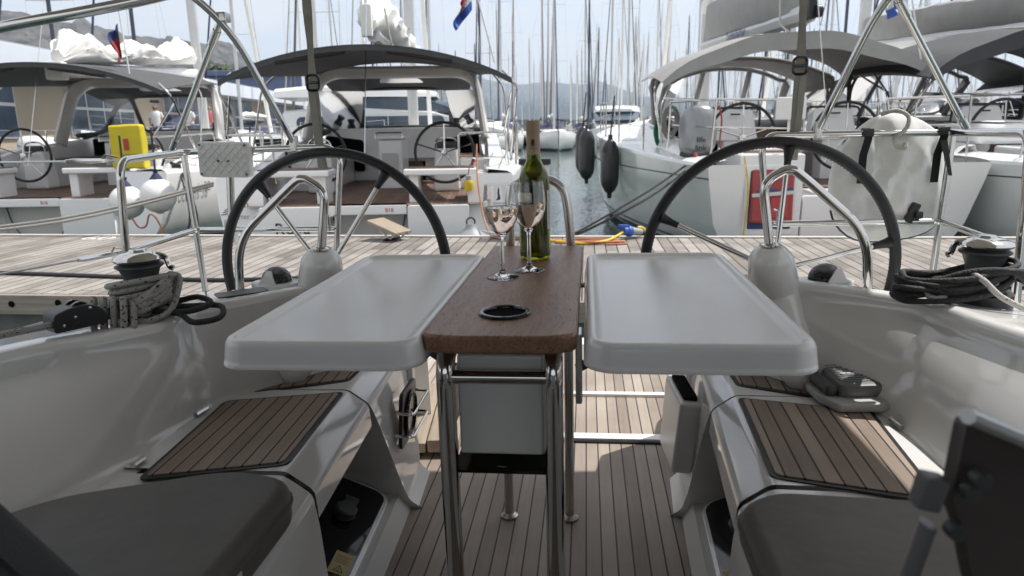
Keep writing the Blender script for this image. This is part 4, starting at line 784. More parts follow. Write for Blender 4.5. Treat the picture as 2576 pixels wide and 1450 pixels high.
def hull(P,par,mat='gel2'):
    bm=B(); N_=26; secs=[]; 
    for i in range(N_+1):
        h,zs=hull_sec(i/N_,P); secs.append([(-x,s,z) for x,s,z in h[::-1]]+h[1:])
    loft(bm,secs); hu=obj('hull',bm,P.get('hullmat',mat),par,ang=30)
    ti=P.get('tin',0); h0,_=hull_sec(0,P)
    for sg in (-1,1):
        bm=B()
        for a,c in zip(h0,h0[1:]):
            if a[0]<ti<=c[0]: k=(ti-a[0])/(c[0]-a[0]); st=(ti,a[1]+(c[1]-a[1])*k,a[2]+(c[2]-a[2])*k)
        ring=([st] if ti else [])+[v for v in h0 if v[0]>=ti]; e=h0[-1]; ring.append((ti,e[1],e[2]))
        rk=(h0[-1][1]-h0[3][1])/(h0[-1][2]-h0[3][2]); ring=[(sg*x,z*rk if z>0 else s,z) for x,s,z in ring]
        bm.faces.new([bm.verts.new(v) for v in ring])
        loft(bm,[[ring[0],ring[-1]],[(ring[0][0],ring[0][1]+.9,ring[0][2]),(ring[-1][0],ring[-1][1]+.9,ring[-1][2])]]); bmesh.ops.remove_doubles(bm,verts=bm.verts,dist=.0005); obj('transom_face',bm,mat,hu,ang=30)
    bm=B()   # boot stripe
    for sg in (-1,1):
        for (z0,z1) in P.get('stripes',((.06,.12),)):
            rows=[]
            for i in range(N_+1):
                h,zs=hull_sec(i/N_,P)
                def at(z):
                    for a,b in zip(h[3:],h[4:]):
                        if a[2]<=z<=b[2]: k=(z-a[2])/(b[2]-a[2]); return (sg*(a[0]+(b[0]-a[0])*k+.004),a[1]+(b[1]-a[1])*k,z)
                    return (sg*(h[-1][0]+.004),h[-1][1],z)
                rows.append([at(z0),at(z1)])
            loft(bm,rows)
    obj('boot_stripe',bm,P.get('stripecol','hullg'),hu)
    bm=B()
    for sg in (-1,1):
        rows=[]
        for i in range(N_+1):
            h,zs=hull_sec(i/N_,P); rows.append([(sg*(x+.005),s,z) for x,s,z in h[1:5]])
        for r in rows: r[3]=tuple(Vector(r[2]).lerp(Vector(r[3]),.35))
        loft(bm,rows)
    obj('bottom_paint',bm,'anti',hu)
    return hu
def edge(P,t):
    h,zs=hull_sec(t,P); return h[-1]
def deck(P,par,cw,c0,c1):
    """side decks round the cockpit (half width cw from s=c0 to c1), full deck ahead"""
    bm=B(); N_=26; L=P['L']; 
    for sg in (-1,1):
        rows=[]
        for i in range(N_+1):
            x,s,z=edge(P,i/N_)
            if s<c1: rows.append([(sg*x,s,z),(sg*(x-.05),s,z+.025),(sg*min(cw,x-.06),s,z+.05)])
        loft(bm,rows)
    rows=[]
    for i in range(N_+1):
        x,s,z=edge(P,i/N_)
        if s>=c1-.6: rows.append([(-x,s,z),(-x*.95,s,z+.03),(-x*.4,s,z+.07),(x*.4,s,z+.07),(x*.95,s,z+.03),(x,s,z)])
    loft(bm,rows); return obj('side_deck',bm,'gel2',par,ang=50)
def wheel(par,x,s,z,R,mat='leather',n=5,face=1):
    W=bpy.data.objects.new('steering_wheel',None); SC.collection.objects.link(W); W.parent=par; W.matrix_local=T(x,s,z)@RX(pi/2); W.empty_display_size=.1
    bm=B(); tube(bm,[(R*cos(2*pi*k/40),R*sin(2*pi*k/40),0) for k in range(40)],.018,8,closed=True); obj('rim',bm,mat,W)
    for k in range(n): a=pi/2+2*pi*k/n; bm=B(); tube(bm,[(.03*cos(a),.03*sin(a),.03),(R*cos(a),R*sin(a),0)],.010,6); obj('spoke',bm,'steel',W)
    bm=B(); lathe(bm,[(0,.05),(.04,.045),(.045,.0),(.03,-.12),(0,-.12)],14); obj('hub',bm,'steel',W)
def stain(par,name,pts,r,mat='steel',rad=.05,seg=8): bm=B(); tube(bm,bend(pts,rad,4),r,seg); return obj(name,bm,mat,par)
def canopy(par,fn,nu,nv,mat,name='canopy',th=.012): bm=B(); sheet(bm,fn,nu,nv,th); return obj(name,bm,mat,par,ang=60)
def rig(par,s,z0,H,mat='alu',r=.085,boom=None,spread=(.38,.68),rake=.02,stays=True,L=11,fur=True,beam=1.8,fcol='sail'):
    m_=bpy.data.objects.new('mast',None); SC.collection.objects.link(m_); m_.parent=par; m_.matrix_local=T(0,s,z0)@RX(rake); m_.empty_display_size=.2
    bm=B(); tube(bm,[(0,0,0),(0,0,H*.8),(0,0,H)],[r,r,r*.7],10,flat=(.72,1)); obj('spar',bm,mat,m_)
    for f in spread:
        bm=B(); tube(bm,[(-1.0*(1.25-f*.5),-.12,H*f+.05),(0,0,H*f),(1.0*(1.25-f*.5),-.12,H*f+.05)],.022,6,flat=(2,.6)); obj('spreader',bm,mat,m_)
    if stays:
        bm=B()
        for sg in (-1,1): tube(bm,[(sg*beam*.75,-.1,-.2),(sg*1.0*(1.25-spread[0]*.5),-.12,H*spread[0]+.05),(sg*1.0*(1.25-spread[-1]*.5),-.12,H*spread[-1]+.05),(0,0,H*.97)],.0055,4)
        tube(bm,[(0,0,H*.98),(0,-s+.2,-z0+1.3)],.0055,4)
        obj('rigging',bm,'steel2',m_)
        if fur: bm=B(); tube(bm,[(0,L-s-.5,-z0+1.5),(0,.05,H*.95)],[.055,.03],8); obj('furled_headsail',bm,fcol,m_)
        bm=B(); box(bm,(0,0,H+.25),(.012,.012,.5)); box(bm,(0,.12,H+.05),(.02,.3,.02)); obj('wind_vane',bm,'black',m_)
    return m_
def lumps(par,name,p0,p1,rad,hgt,mat,seed,n=26,seg=14,fall=.0):
    """flaked sail or cover lying along a boom"""
    p0=Vector(p0); p1=Vector(p1); d=(p1-p0); a=d.normalized(); side=a.cross(Vector((0,0,1))).normalized(); up=side.cross(a); rows=[]
    for i in range(n+1):
        t=i/n; c=p0+d*t; e=min(1,t*9,(1-t)*9); e=max(.12,e)**.5; h=hgt(t) if callable(hgt) else hgt; row=[]
        for k in range(seg):
            q=2*pi*k/seg; w=NZ.noise(Vector((t*6+seed,cos(q)*1.1,sin(q)*1.1)))*.26+(abs(NZ.noise(Vector((t*5+seed+sin(q)*.6,cos(q)*3.2,sin(q)*4.5))))-.2)*.42+NZ.noise(Vector((t*30+seed,cos(q)*3,sin(q)*5)))*.10
            row.append(c+side*cos(q)*rad*e*(1+w)+up*((sin(q)+1)*h*.5*e*(1+w)-.02))
        rows.append(row)
    bm=B(); loft(bm,rows,closed=True,cap=True); return obj(name,bm,mat,par,ang=70)
def locframe(X0,Y0,yaw): return T(X0,Y0,WZ)@RZ(RAD(yaw))
def rails(par,P,t0,t1,n,h=.55,both=True):
    for sg in (-1,1):
        pts=[]
        for i in range(n):
            x,s,z=edge(P,t0+(t1-t0)*i/(n-1)); a=(sg*(x-.07),s,z+.03); b=(sg*(x-.07),s,z+.03+h); pts.append(b); bm=B(); tube(bm,[a,b],.0125,6); obj('stanchion',bm,'steel',par)
        for k in (1,.52): bm=B(); tube(bm,[(p[0],p[1],p[2]-h*(1-k)) for p in pts],.004,5); obj('guard_wire',bm,'steel2',par)
PA=dict(tin=1.09,L=11.2,bs=1.55,bm=1.93,fb=1.06,rake=.16)
def archyacht(label,X0,Y0,yaw,bs,name_txt,boomz,sailseed,P0=PA):
    P=dict(P0); P['bs']=bs; b=thing('sailing_yacht',label,'sailing yacht',locframe(X0,Y0,yaw),'yachts moored stern to across the dock')
    hull(P,b); deck(P,b,1.28,0,4.1)
    # transom: two side panels, hinged centre platform, outer quarters
    for sg in (-1,1):
        bm=B(); prism(bm,rpoly([(sg*.45,.02),(sg*1.10,.02),(sg*1.10,.78),(sg*.45,.78)],.03),-.05,.55,.012,T(0,.02,0)@RX(pi/2)@Matrix.Diagonal((1,1,-1,1))); obj('transom_panel',bm,'gel2',b)
    bm=B(); box(bm,(0,.10,.735),(.88,.22,.10),.012); obj('platform_sill',bm,'gel2',b)
    bm=B(); box(bm,(0,.30,.40),(.92,.03,.6),.01); fp=obj('bathing_platform',bm,'gelgrey',b)
    bm=B(); box(bm,(0,.10,.13),(.9,.20,.06),.01); obj('lower_step',bm,'gel2',b)
    for sg in (-1,1): bm=B(); tube(bm,smoothp([(sg*.40,.27,.68),(sg*.33,.26,.42),(sg*.18,.26,.22),(sg*.02,.26,.18)],5),.007,5); obj('lifting_line',bm,'black',fp)
    text('berth_mark','B1B',.055,'inkred',b,T(.26,-.012,.715)@RX(pi/2),.001)
    # cockpit
    bm=B(); loft(bm,[[(-1.25,.0,.785),(1.25,.0,.785)],[(-1.25,4.2,.785),(1.25,4.2,.785)]]); obj('cockpit_floor',bm,'deckteak',b,smooth=False)
    for sg in (-1,1):
        bm=B(); box(bm,(sg*1.05,3.0,.98),(.52,2.0,.40),.03); bch=obj('cockpit_bench',bm,'gel2',b); bm=B(); box(bm,(sg*1.05,3.0,1.19),(.46,1.9,.02),.006); obj('seat_slats',bm,'deckteak',bch)
        bm=B(); loft(bm,[[(sg*1.30,s,.78),(sg*1.30,s,z-.08),(sg*1.34,s,z),(sg*1.5,s,z-.02),(sg*1.62,s,1.05)] for s,z in ((.9,1.12),(1.6,1.22),(2.4,1.38),(4.3,1.52))]); obj('coaming',bm,'gel2',b)
        # helm seat
        bm=B(); box(bm,(sg*.80,.42,1.11),(.80,.42,.07),.02,3); hs=obj('helm_seat',bm,'gel2',b); bm=B(); box(bm,(sg*.80,.42,1.152),(.72,.36,.014),.004); obj('seat_top',bm,'teakr',hs)
        bm=B(); box(bm,(sg*.50,.44,.93),(.11,.34,.33),.015); obj('seat_leg',bm,'gel2',hs); bm=B(); box(bm,(sg*1.20,.52,.93),(.22,.6,.34),.02); obj('seat_base',bm,'gel2',hs)
        bm=B(); box(bm,(sg*.80,1.75,1.06),(.34,.34,.55),.05,3,taper=.86); pdst=obj('helm_pedestal',bm,'gel2',b); bm=B(); box(bm,(sg*.80,1.72,1.36),(.24,.2,.10),.03); obj('instrument_pod',bm,'black',pdst)
        stain(b,'pedestal_rail',[(sg*.66,1.7,1.1),(sg*.66,1.66,1.46),(sg*.94,1.66,1.46),(sg*.94,1.7,1.1)],.013,rad=.1)
        wheel(b,sg*.79,1.42,1.28,.365)
        bm=B(); prism(bm,rpoly([(sg*.62,.92),(sg*1.22,.98),(sg*1.22,1.50),(sg*.62,1.42)],.06),0,.02,.004,T(0,4.02,0)@RX(pi/2)); obj('bulkhead_window',bm,'dark',b)
        # stern rail
        stain(b,'stern_rail',[(sg*1.00,.35,1.0),(sg*1.00,.32,1.52),(sg*(bs-.10),.36,1.52),(sg*(bs-.02),1.9,1.56),(sg*(bs+.02),1.9,1.08)],.0125)
        stain(b,'stern_rail',[(sg*1.02,.33,1.25),(sg*(bs-.08),.37,1.25),(sg*(bs-.0),1.9,1.3)],.010)
    bm=B(); box(bm,(.0,2.75,1.10),(.34,.85,.68),.03,3,taper=.93); ct=obj('cockpit_table',bm,'gel2',b)
    bm=B(); box(bm,(0,2.75,1.47),(.40,.95,.035),.008); obj('table_top',bm,'gel2',ct); stain(ct,'table_rail',[(-.18,2.28,1.45),(-.18,2.28,1.53),(.18,2.28,1.53),(.18,2.28,1.45)],.009,rad=.03)
    bm=B(); prism(bm,rrect(-.11,-.14,.11,.14,.02),0,.008,.002,T(0,2.325,1.12)@RX(pi/2)); obj('table_door',bm,'gelgrey',ct)
    # cabin end with companionway, coachroof
    bm=B(); prism(bm,rpoly([(-1.28,.78),(-.34,.78),(-.34,1.50),(.34,1.50),(.34,.78),(1.28,.78),(1.2,1.56),(-1.2,1.56)],.02),0,.05,.005,T(0,4.12,0)@RX(pi/2)); obj('bulkhead',bm,'gel2',b)
    bm=B(); box(bm,(0,4.45,1.1),(.66,.5,.75)); obj('companionway',bm,'dark',b)
    bm=B(); prism(bm,rpoly([(.06,.8),(.30,.8),(.30,1.46),(.06,1.46)],.01),0,.03,.004,T(0,4.09,0)@RX(pi/2)@RY(.0)); obj('companionway_door',bm,'brown',b)
    bm=B(); loft(bm,[[(-w,s,1.08),(-w*.93,s,zt-.08),(-w*.75,s,zt),(w*.75,s,zt),(w*.93,s,zt-.08),(w,s,1.08)] for s,w,zt in ((4.05,1.3,1.60),(5.5,1.28,1.62),(7,1.1,1.58),(8.4,.75,1.42),(9,.5,1.2))],cap=True); cr=obj('coachroof',bm,'gel2',b)
    for sg in (-1,1):
        bm=B(); prism(bm,rrect(5.0,1.26,7.2,1.44,.08),0,.012,.003,Matrix(((0,0,sg,sg*1.235),(1,0,0,0),(0,1,0,0),(0,0,0,1)))@RX(0)); obj('cabin_window',bm,'dark',cr)
        bm=B(); lathe(bm,[(0,0),(.07,0),(.065,.05),(.045,.08),(.06,.13),(.06,.15),(0,.16)],16,T(sg*.85,4.3,1.6)); obj('winch',bm,'black',b)
    # arch
    A=[]; pth=bend([(-1.30,3.25,1.45),(-1.22,3.55,2.05),(-1.05,3.62,2.44),(1.05,3.62,2.44),(1.22,3.55,2.05),(1.30,3.25,1.45)],.35,7); bm=B()
    pth=bend([(-1.32,3.2,1.42),(-1.17,3.62,2.42),(1.17,3.62,2.42),(1.32,3.2,1.42)],.34,8)
    tube(bm,pth,.085,10,flat=(1.9,.75)); obj('arch',bm,'arch',b,ang=60)
    # bimini
    bi=bpy.data.objects.new('bimini',None); SC.collection.objects.link(bi); bi.parent=b; bi.empty_display_size=.2
    def bf(u,v):
        x=(2*u-1); s=.45+v*3.1; hw=1.60-.36*v; return (x*hw,s+.12*x*x*(1-v)-.0,2.47+.09*v-(.16+.16*(1-v))*x*x-.03*abs(x)**6+.03*sin(v*pi)-.015*(1-v))
    canopy(bi,bf,18,10,'bim'); bm=B(); sheet(bm,lambda u,v:(lambda p:(p[0],p[1]+.01,p[2]-.012-.05*v))(bf(u,.0)),18,2,.006); obj('valance',bm,'bim',bi)
    for x0,x1 in ((-.95,-.2),(.25,.95)): bm=B(); tube(bm,[(x0,.52,bf((x0/1.6+1)/2,0)[2]-.05),(x1,.52,bf((x1/1.6+1)/2,0)[2]-.05)],.035,8); obj('rolled_flap',bm,'black',bi)
    for sg in (-1,1):
        stain(bi,'frame_bow',[(sg*1.50,.75,2.20),(sg*1.66,.70,2.05),(sg*1.62,1.55,1.16)],.014,rad=.12); stain(bi,'frame_bow',[(sg*1.38,2.2,2.32),(sg*1.56,2.0,2.10),(sg*1.62,1.5,1.16)],.014,rad=.12); stain(bi,'frame_strut',[(sg*1.6,.9,1.95),(sg*1.50,.42,1.52)],.012)
    # sprayhood
    sh=bpy.data.objects.new('sprayhood',None); SC.collection.objects.link(sh); sh.parent=b; sh.empty_display_size=.2
    canopy(sh,lambda u,v:((2*u-1)*(1.14-.12*v),3.7+v*.95,2.40-.13*v-(.09+.14*v)*abs(2*u-1)**3.2),16,5,'bim')
    bm=B(); sheet(bm,lambda u,v:((2*u-1)*.34,3.95+v*.30,2.352-.045*v),2,2); obj('skylight',bm,'vinyl',sh)
    for x0,x1 in ((-.72,.72),):
        bm=B(); sheet(bm,lambda u,v:(x0+(x1-x0)*u,4.66+.42*(1-v)-.10*abs(2*u-1)**2,1.62+.60*v),10,4); obj('front_window',bm,'vinyl',sh,ang=80)
    for sg in (-1,1):
        bm=B(); sheet(bm,lambda u,v:(sg*(.78+.38*u-.10*v*(1-u)),4.98-.42*v-1.2*u,1.60+(.60-.06*u)*v),8,4); obj('side_window',bm,'vinyl',sh,ang=80)
        stain(sh,'frame_band',[(sg*.75,5.0,1.60),(sg*.74,4.60,2.24)],.040,'bim'); stain(sh,'frame_band',[(sg*1.22,3.75,1.52),(sg*1.14,4.35,1.62),(sg*1.07,4.62,2.02),(sg*.80,4.62,2.25),(0,4.62,2.26)],.045,'bim',rad=.2); stain(sh,'frame_band',[(sg*1.24,3.6,1.55),(sg*1.10,4.6,1.60),(sg*.72,5.03,1.61),(0,5.08,1.62)],.040,'bim',rad=.15)
    return b,P
C_,PC=archyacht('white yacht with charcoal bimini and grey arch moored in the middle of the row',-2.2,7.15,8.5,1.58,'Rova',0,3)
text('boat_name','Rova',.17,'ink',C_,T(-.76,-.04,.50)@RX(pi/2),.001,spacing=1.1)
text('charter_lettering','in',.10,'ink',C_,T(-1.26,.065,.78)@RX(pi/2-.16),.001); text('charter_lettering','charter',.075,'inkg',C_,T(-1.33,.045,.66)@RX(pi/2-.16),.001)
bm=B(); [tube(bm,smoothp([(-1.52+.02*k,.065,.70+.025*k),(-1.44+.01*k,.06,.715+.03*k),(-1.34,.05,.69+.055*k)],4),.005,4) for k in range(3)]; obj('charter_emblem',bm,'ink',C_)
rig(C_,6.0,1.6,13.2,r=.095,rake=-.0)
bo=stain(C_,'boom',[(0,5.85,2.75),(0,1.35,2.66)],.085,'alu'); lumps(C_,'mainsail',(0,5.7,2.78),(-.02,1.25,2.70),.21,lambda t:.30+.22*t,'sail',5,n=70,seg=30)
bm=B(); box(bm,(-.05,1.2,2.80),(.13,.10,.36),.03); lathe(bm,[(0,0),(.02,0),(.02,.14),(0,.14)],8,T(-.05,1.2,2.98)); obj('boom_end_box',bm,'white',C_); stain(C_,'reefing_line',[(.15,1.3,2.95),(.2,1.32,2.6),(.23,1.4,2.45)],.012,'ropew'); rails(C_,PC,.2,.85,6)
L_Y,PL=archyacht('white yacht with charcoal bimini and a yellow bag on its rail at far left',-6.84,8.0,8,1.72,'',0,9)
rig(L_Y,6.0,1.6,13.2,r=.095); stain(L_Y,'boom',[(0,5.85,2.72),(0,1.25,2.42)],.10,'gel2')
lumps(L_Y,'mainsail',(0,5.75,2.92),(0,1.2,2.50),.24,lambda t:.44-.20*sin(t*3.2)+.10*sin(t*15),'sail',21,n=90,seg=34); bm=B(); box(bm,(0,1.12,2.40),(.24,.16,.24),.03); obj('boom_end_box',bm,'white',L_Y); rails(L_Y,PL,.2,.85,6)
# name on the starboard-as-seen topside of the left yacht
def hullpt(P,t,z):
    h,_=hull_sec(t,P)
    for a,c in zip(h[3:],h[4:]):
        if a[2]<=z<=c[2]: k=(z-a[2])/(c[2]-a[2]); return Vector((a[0]+(c[0]-a[0])*k,a[1]+(c[1]-a[1])*k,z))
    return Vector(h[-1])
def hulltext(s_,size,par,P,t,z,sg,mat):
    p=hullpt(P,t,z); q=hullpt(P,t+.03,z); r=hullpt(P,t,z+.1); ax=(q-p).normalized(); up=(r-p).normalized(); n=ax.cross(up).normalized()
    if sg>0: X,U,Nn=ax,up,n
    if sg<0:
        f=lambda v:Vector((-v.x,v.y,v.z)); X,U=-f(ax),f(up); p=f(p); Nn=X.cross(U)
    U=Nn.cross(X).normalized(); m4=Matrix(((X.x,U.x,Nn.x,p.x),(X.y,U.y,Nn.y,p.y),(X.z,U.z,Nn.z,p.z),(0,0,0,1)))@T(0,0,.03)
    return text('hull_lettering',s_,size,mat,par,m4,.001,align='LEFT')
hulltext('oceanis 38',.20,L_Y,PL,.03,.76,1,'inkg')
for x,s,z in ((1.32,.12,1.5),):
    yb=thing('rescue_bag','yellow rescue sling bag hanging on the stern rail of the left yacht','bag',locframe(-6.84,8.0,8)@T(x-.05,.24,1.14)@RZ(.05)); bm=B(); box(bm,(0,0,.26),(.40,.17,.54),.03,3,taper=.95); bmesh.ops.subdivide_edges(bm,edges=bm.edges[:],cuts=2,use_grid_fill=True)
    for v in bm.verts: v.co+=Vector((1,1,1))*.018*NZ.noise(v.co*9)
    obj('sack',bm,'yellowb',yb); bm=B(); box(bm,(.0,-.09,.29),(.06,.012,.14),.004); obj('red_tab',bm,'inkred',yb); text('bag_lettering','FORCE',.065,'inkg',yb,T(.03,-.098,.13)@RX(pi/2),.001); bm=B(); box(bm,(.05,-.093,.10),(.2,.004,.008)); obj('bag_line',bm,'inkblue',yb)
def ballf(label,m4,r,cap='navy'):
    f=thing('ball_fender',label,'fender',m4,'white ball fenders at the left yacht'); bm=B(); lathe(bm,[(0,-r*1.08),(.03,-r*1.05)]+[(r*cos(a),r*sin(a)) for a in [RAD(-78+12*k) for k in range(13)]]+[(r*.28,r*1.02)],28); obj('ball',bm,'ball',f)
    bm=B(); lathe(bm,[(r*.42,r*.88),(r*.30,r*1.05),(r*.12,r*1.3),(.03,r*1.5),(0,r*1.5)],18); obj('neck',bm,cap,f); bm=B(); tube(bm,[(0,0,r*1.5),(.01,0,r*1.5+.45)],.012,6); obj('line',bm,'black',f)
CFm0=locframe(-2.2,7.15,8.5)
LF=locframe(-6.84,8.0,8)
ballf('white ball fender hanging at the stern corner nearer the bathing platform',T(-4.97,7.3,.31),.185); ballf('white ball fender hanging highest, right below the yellow bag',T(-4.58,7.28,.385),.19)
line('mooring_rope','thin orange rope hanging from the right white ball fender','rope',[(-4.80,7.1,.16),(-4.72,7.08,.06),(-4.62,7.06,.08),(-4.56,7.05,.20),(-4.48,7.04,.16),(-4.40,7.0,.0),(-4.36,6.95,-.3)],.010,'orange')
def longf(label,m4,r,h,grp='black sausage fenders',tilt=0):
    f=thing('fender',label,'fender',m4,grp); bm=B(); lathe(bm,[(0,-h/2-.16),(.03,-h/2-.15),(.035,-h/2-.08),(r*.6,-h/2-.04),(r*.92,-h/2+.05),(r,-h/2+.14),(r,h/2-.14),(r*.92,h/2-.05),(r*.6,h/2+.04),(.035,h/2+.08),(.03,h/2+.15),(0,h/2+.16)],24); obj('body',bm,'rubber',f); bm=B(); tube(bm,[(0,0,h/2+.12),(.05,.02,h/2+.7)],.012,6); obj('line',bm,'black',f)
longf('black sausage fender between the left and the middle yacht',T(-4.35,9.0,.05),.18,.75)
for pts,lab in (([(-6.9,6.2,.06),(-5.2,6.6,.22),(-3.9,7.25,.52)],'grey mooring rope from the dock at left up to the middle yacht'),([(-6.7,6.1,.06),(-5.1,6.52,.20),(-3.88,7.2,.50)],'second grey mooring rope below the first, up to the middle yacht')): line('mooring_rope',lab,'rope',pts,.014,'ropeg')

for k,lab in enumerate(('dark mooring rope from the quarter cleat of the left yacht down past its name','second dark mooring rope from the quarter cleat of the left yacht beside the first')):
    a=LF@Vector((1.66,.62,1.12)); line('mooring_rope',lab,'rope',[tuple(a),tuple(LF@Vector((1.76+.03*k,.50,1.0))),(-4.62+.10*k,7.9,.0),(-4.75+.14*k,7.6,-.42)],.013,'ropeb')
cl=thing('deck_cleat','black stern cleat with a rope turned round it on the left yacht','cleat',LF@T(1.64,.66,1.10)); bm=B(); tube(bm,smoothp([(0,-.14,.08),(0,0,.055),(0,.14,.08)],4),.022,8); lathe(bm,[(.06,0),(.06,.05),(.045,.06),(0,.06)],14); obj('horn',bm,'black',cl)
rl=thing('rescue_light','small yellow rescue light hanging below the right helm seat of the middle yacht','rescue light',CFm0@T(1.10,.10,.98)); bm=B(); lathe(bm,[(0,-.07),(.045,-.065),(.055,0),(.045,.04),(0,.05)],16); obj('lamp_body',bm,'yellow',rl); bm=B(); lathe(bm,[(.03,.045),(.03,.09),(0,.10)],12); obj('lamp_cap',bm,'greyp',rl); bm=B(); tube(bm,smoothp([(0,0,.10),(.02,.02,.2),(.10,.05,.26)],4),.006,5); obj('cord',bm,'red',rl)
# ------------------------------------------------------------------ the grey-canvas yachts to the right of the open water
PR=dict(tuck=.64,tin=1.03,hullmat='hullshade',L=11.0,bs=1.42,bm=1.98,fb=1.37,drop=.24,rake=-.22,stripes=((.12,.18),(.22,.25),(1.02,1.034)))
def greyyacht(label,X0,Y0,yaw,bs,canv,first):
    P=dict(PR); P['bs']=bs; b=thing('sailing_yacht',label,'sailing yacht',locframe(X0,Y0,yaw),'yachts moored stern to across the dock')
    hull(P,b); deck(P,b,1.22,0,4.2)
    # port block holds the raft locker
    bm=B(); prism(bm,rpoly([(-1.04,.20),(-.38,.20),(-.38,1.27),(-1.04,1.27)],.03),-.05,.9,.02,T(0,.0,0)@RX(pi/2+.05)@Matrix.Diagonal((1,1,-1,1))); tb=obj('transom_block',bm,'gel2',b)
    bm=B(); prism(bm,rpoly([(-.98,.44),(-.44,.44),(-.44,1.16),(-.98,1.16)],.05),-.062,-.02,.006,T(0,.0,0)@RX(pi/2+.05)@Matrix.Diagonal((1,1,-1,1))); obj('locker_frame',bm,'gel2',tb)
    bm=B(); prism(bm,rpoly([(-.93,.50),(-.48,.50),(-.48,1.11),(-.93,1.11)],.02),-.066,-.05,.001,T(0,.0,0)@RX(pi/2+.05)@Matrix.Diagonal((1,1,-1,1))); obj('locker_opening',bm,'inkblue',tb)
    bm=B(); prism(bm,rpoly([(-.36,.22),(.80,.22),(.80,.84),(-.36,.84)],.02),-.03,.6,.015,T(0,.0,0)@RX(pi/2+.05)@Matrix.Diagonal((1,1,-1,1))); obj('transom_door',bm,'gel2',b)
    bm=B(); box(bm,(.12,-.28,.26),(1.75,.62,.12),.03,3); pf=obj('bathing_platform',bm,'gel2',b); bm=B(); box(bm,(.14,-.28,.323),(1.55,.46,.012),.003); obj('platform_teak',bm,'teakr',pf)
    bm=B(); [lathe(bm,[(0,.01),(.018,.008),(.024,0)],12,T(x,-.035,.36)@RX(pi/2)) for x in (.58,.68)]; o=obj('socket',bm,'steel2',b)
    bm=B(); loft(bm,[[(-1.22,.5,.88),(1.22,.5,.88)],[(-1.22,4.2,.88),(1.22,4.2,.88)]]); obj('cockpit_floor',bm,'deckteak',b,smooth=False)
    bm=B(); box(bm,(-.45,.30,1.285),(1.0,.45,.02),.005); obj('aft_seat',bm,'teakr',b)
    for sg in (-1,1):
        bm=B(); box(bm,(sg*1.02,3.1,1.08),(.46,1.9,.42),.03); obj('cockpit_bench',bm,'gel2',b)
        bm=B(); loft(bm,[[(sg*1.24,s,.88),(sg*1.24,s,z-.08),(sg*1.28,s,z),(sg*1.40,s,z-.03),(sg*1.52,s,1.18)] for s,z in ((.8,1.32),(1.6,1.38),(2.6,1.50),(4.3,1.60))]); obj('coaming',bm,'gel2',b)
        bm=B(); prism(bm,rpoly([(-.30,-.10),(.30,-.10),(.24,.30),(-.24,.30)],.05),-.09,.09,.02,T(sg*.62,1.75,1.45)@RX(pi/2-.25)); pdst=obj('helm_pedestal',bm,'gel2',b)
        bm=B(); box(bm,(sg*.62,1.80,1.15),(.26,.28,.54),.03); obj('pedestal_base',bm,'gel2',pdst); bm=B(); box(bm,(sg*.62,1.648,1.70),(.12,.01,.02)); obj('instrument_strip',bm,'ink',pdst)
        stain(pdst,'guard_rail',[(sg*.62-.34,1.78,1.45),(sg*.62-.34,1.74,1.78),(sg*.62+.34,1.74,1.78),(sg*.62+.34,1.78,1.45)],.014,'greyd',.08)
        wheel(b,sg*.62,1.32,1.42,.40,'leather')
        stain(b,'stern_rail',[(sg*.40,.0,1.2),(sg*.40,-.02,1.80),(sg*(bs-.12),.02,1.82),(sg*(bs+.02),1.7,1.86),(sg*(bs+.04),1.7,1.2)],.0135); stain(b,'stern_rail',[(sg*.40,-.01,1.52),(sg*(bs-.10),.03,1.54),(sg*(bs+.0),1.7,1.58)],.011)
        stain(b,'stern_rail',[(sg*(bs-.08),.04,1.1),(sg*(bs-.12),.02,1.82)],.0125,rad=.01)
        bm=B(); lathe(bm,[(0,0),(.07,0),(.065,.05),(.045,.08),(.06,.13),(.06,.15),(0,.16)],16,T(sg*1.32,2.4,1.50)); obj('winch',bm,'black',b)
    bm=B(); box(bm,(-.55,-.06,1.72),(.30,.05,.22),.02); box(bm,(-.55,-.03,1.45),(.02,.02,.4)); obj('bracket_pad',bm,'white',b)
    bm=B(); box(bm,(0,2.85,1.2),(.30,1.1,.62),.03); tbx=obj('cockpit_table',bm,'brown',b)
    bm=B(); prism(bm,rpoly([(-1.24,.88),(1.24,.88),(1.16,1.62),(-1.16,1.62)],.03),0,.05,.005,T(0,4.2,0)@RX(pi/2)); obj('bulkhead',bm,'gel2',b); bm=B(); box(bm,(0,4.12,1.28),(.62,.06,.66)); obj('companionway',bm,'dark',b)
    for x0,x1 in ((-1.12,-.42),(.42,1.12)): bm=B(); box(bm,((x0+x1)/2,4.125,1.34),(x1-x0,.04,.42),.01); obj('bulkhead_window',bm,'dark',b)
    bm=B(); loft(bm,[[(-w,s,1.30),(-w*.93,s,zt-.08),(-w*.75,s,zt),(w*.75,s,zt),(w*.93,s,zt-.08),(w,s,1.30)] for s,w,zt in ((4.15,1.25,1.66),(5.5,1.22,1.72),(7,1.05,1.70),(8.4,.75,1.55),(9.2,.5,1.36))],cap=True); obj('coachroof',bm,'gel2',b)
    bi=bpy.data.objects.new('bimini',None); SC.collection.objects.link(bi); bi.parent=b; bi.empty_display_size=.2
    bs_=1.2
    def bf(u,v):
        x=2*u-1; s=bs_+v*2.3; return (x*(1.62-.1*v),s,2.68-.08*(1-v)**3-.46*x*x*(1-.2*v)-.08*abs(x)**6+.03*sin(v*pi)+.012*sin(u*23))
    canopy(bi,bf,22,12,canv)
    bm=B(); sheet(bm,lambda u,v:(lambda p:(p[0],p[1]-.015-.02*v,p[2]+.02-.20*v*(1-.6*abs(2*u-1)**3)))(bf(u,0)),22,2,.006); obj('valance',bm,canv,bi)
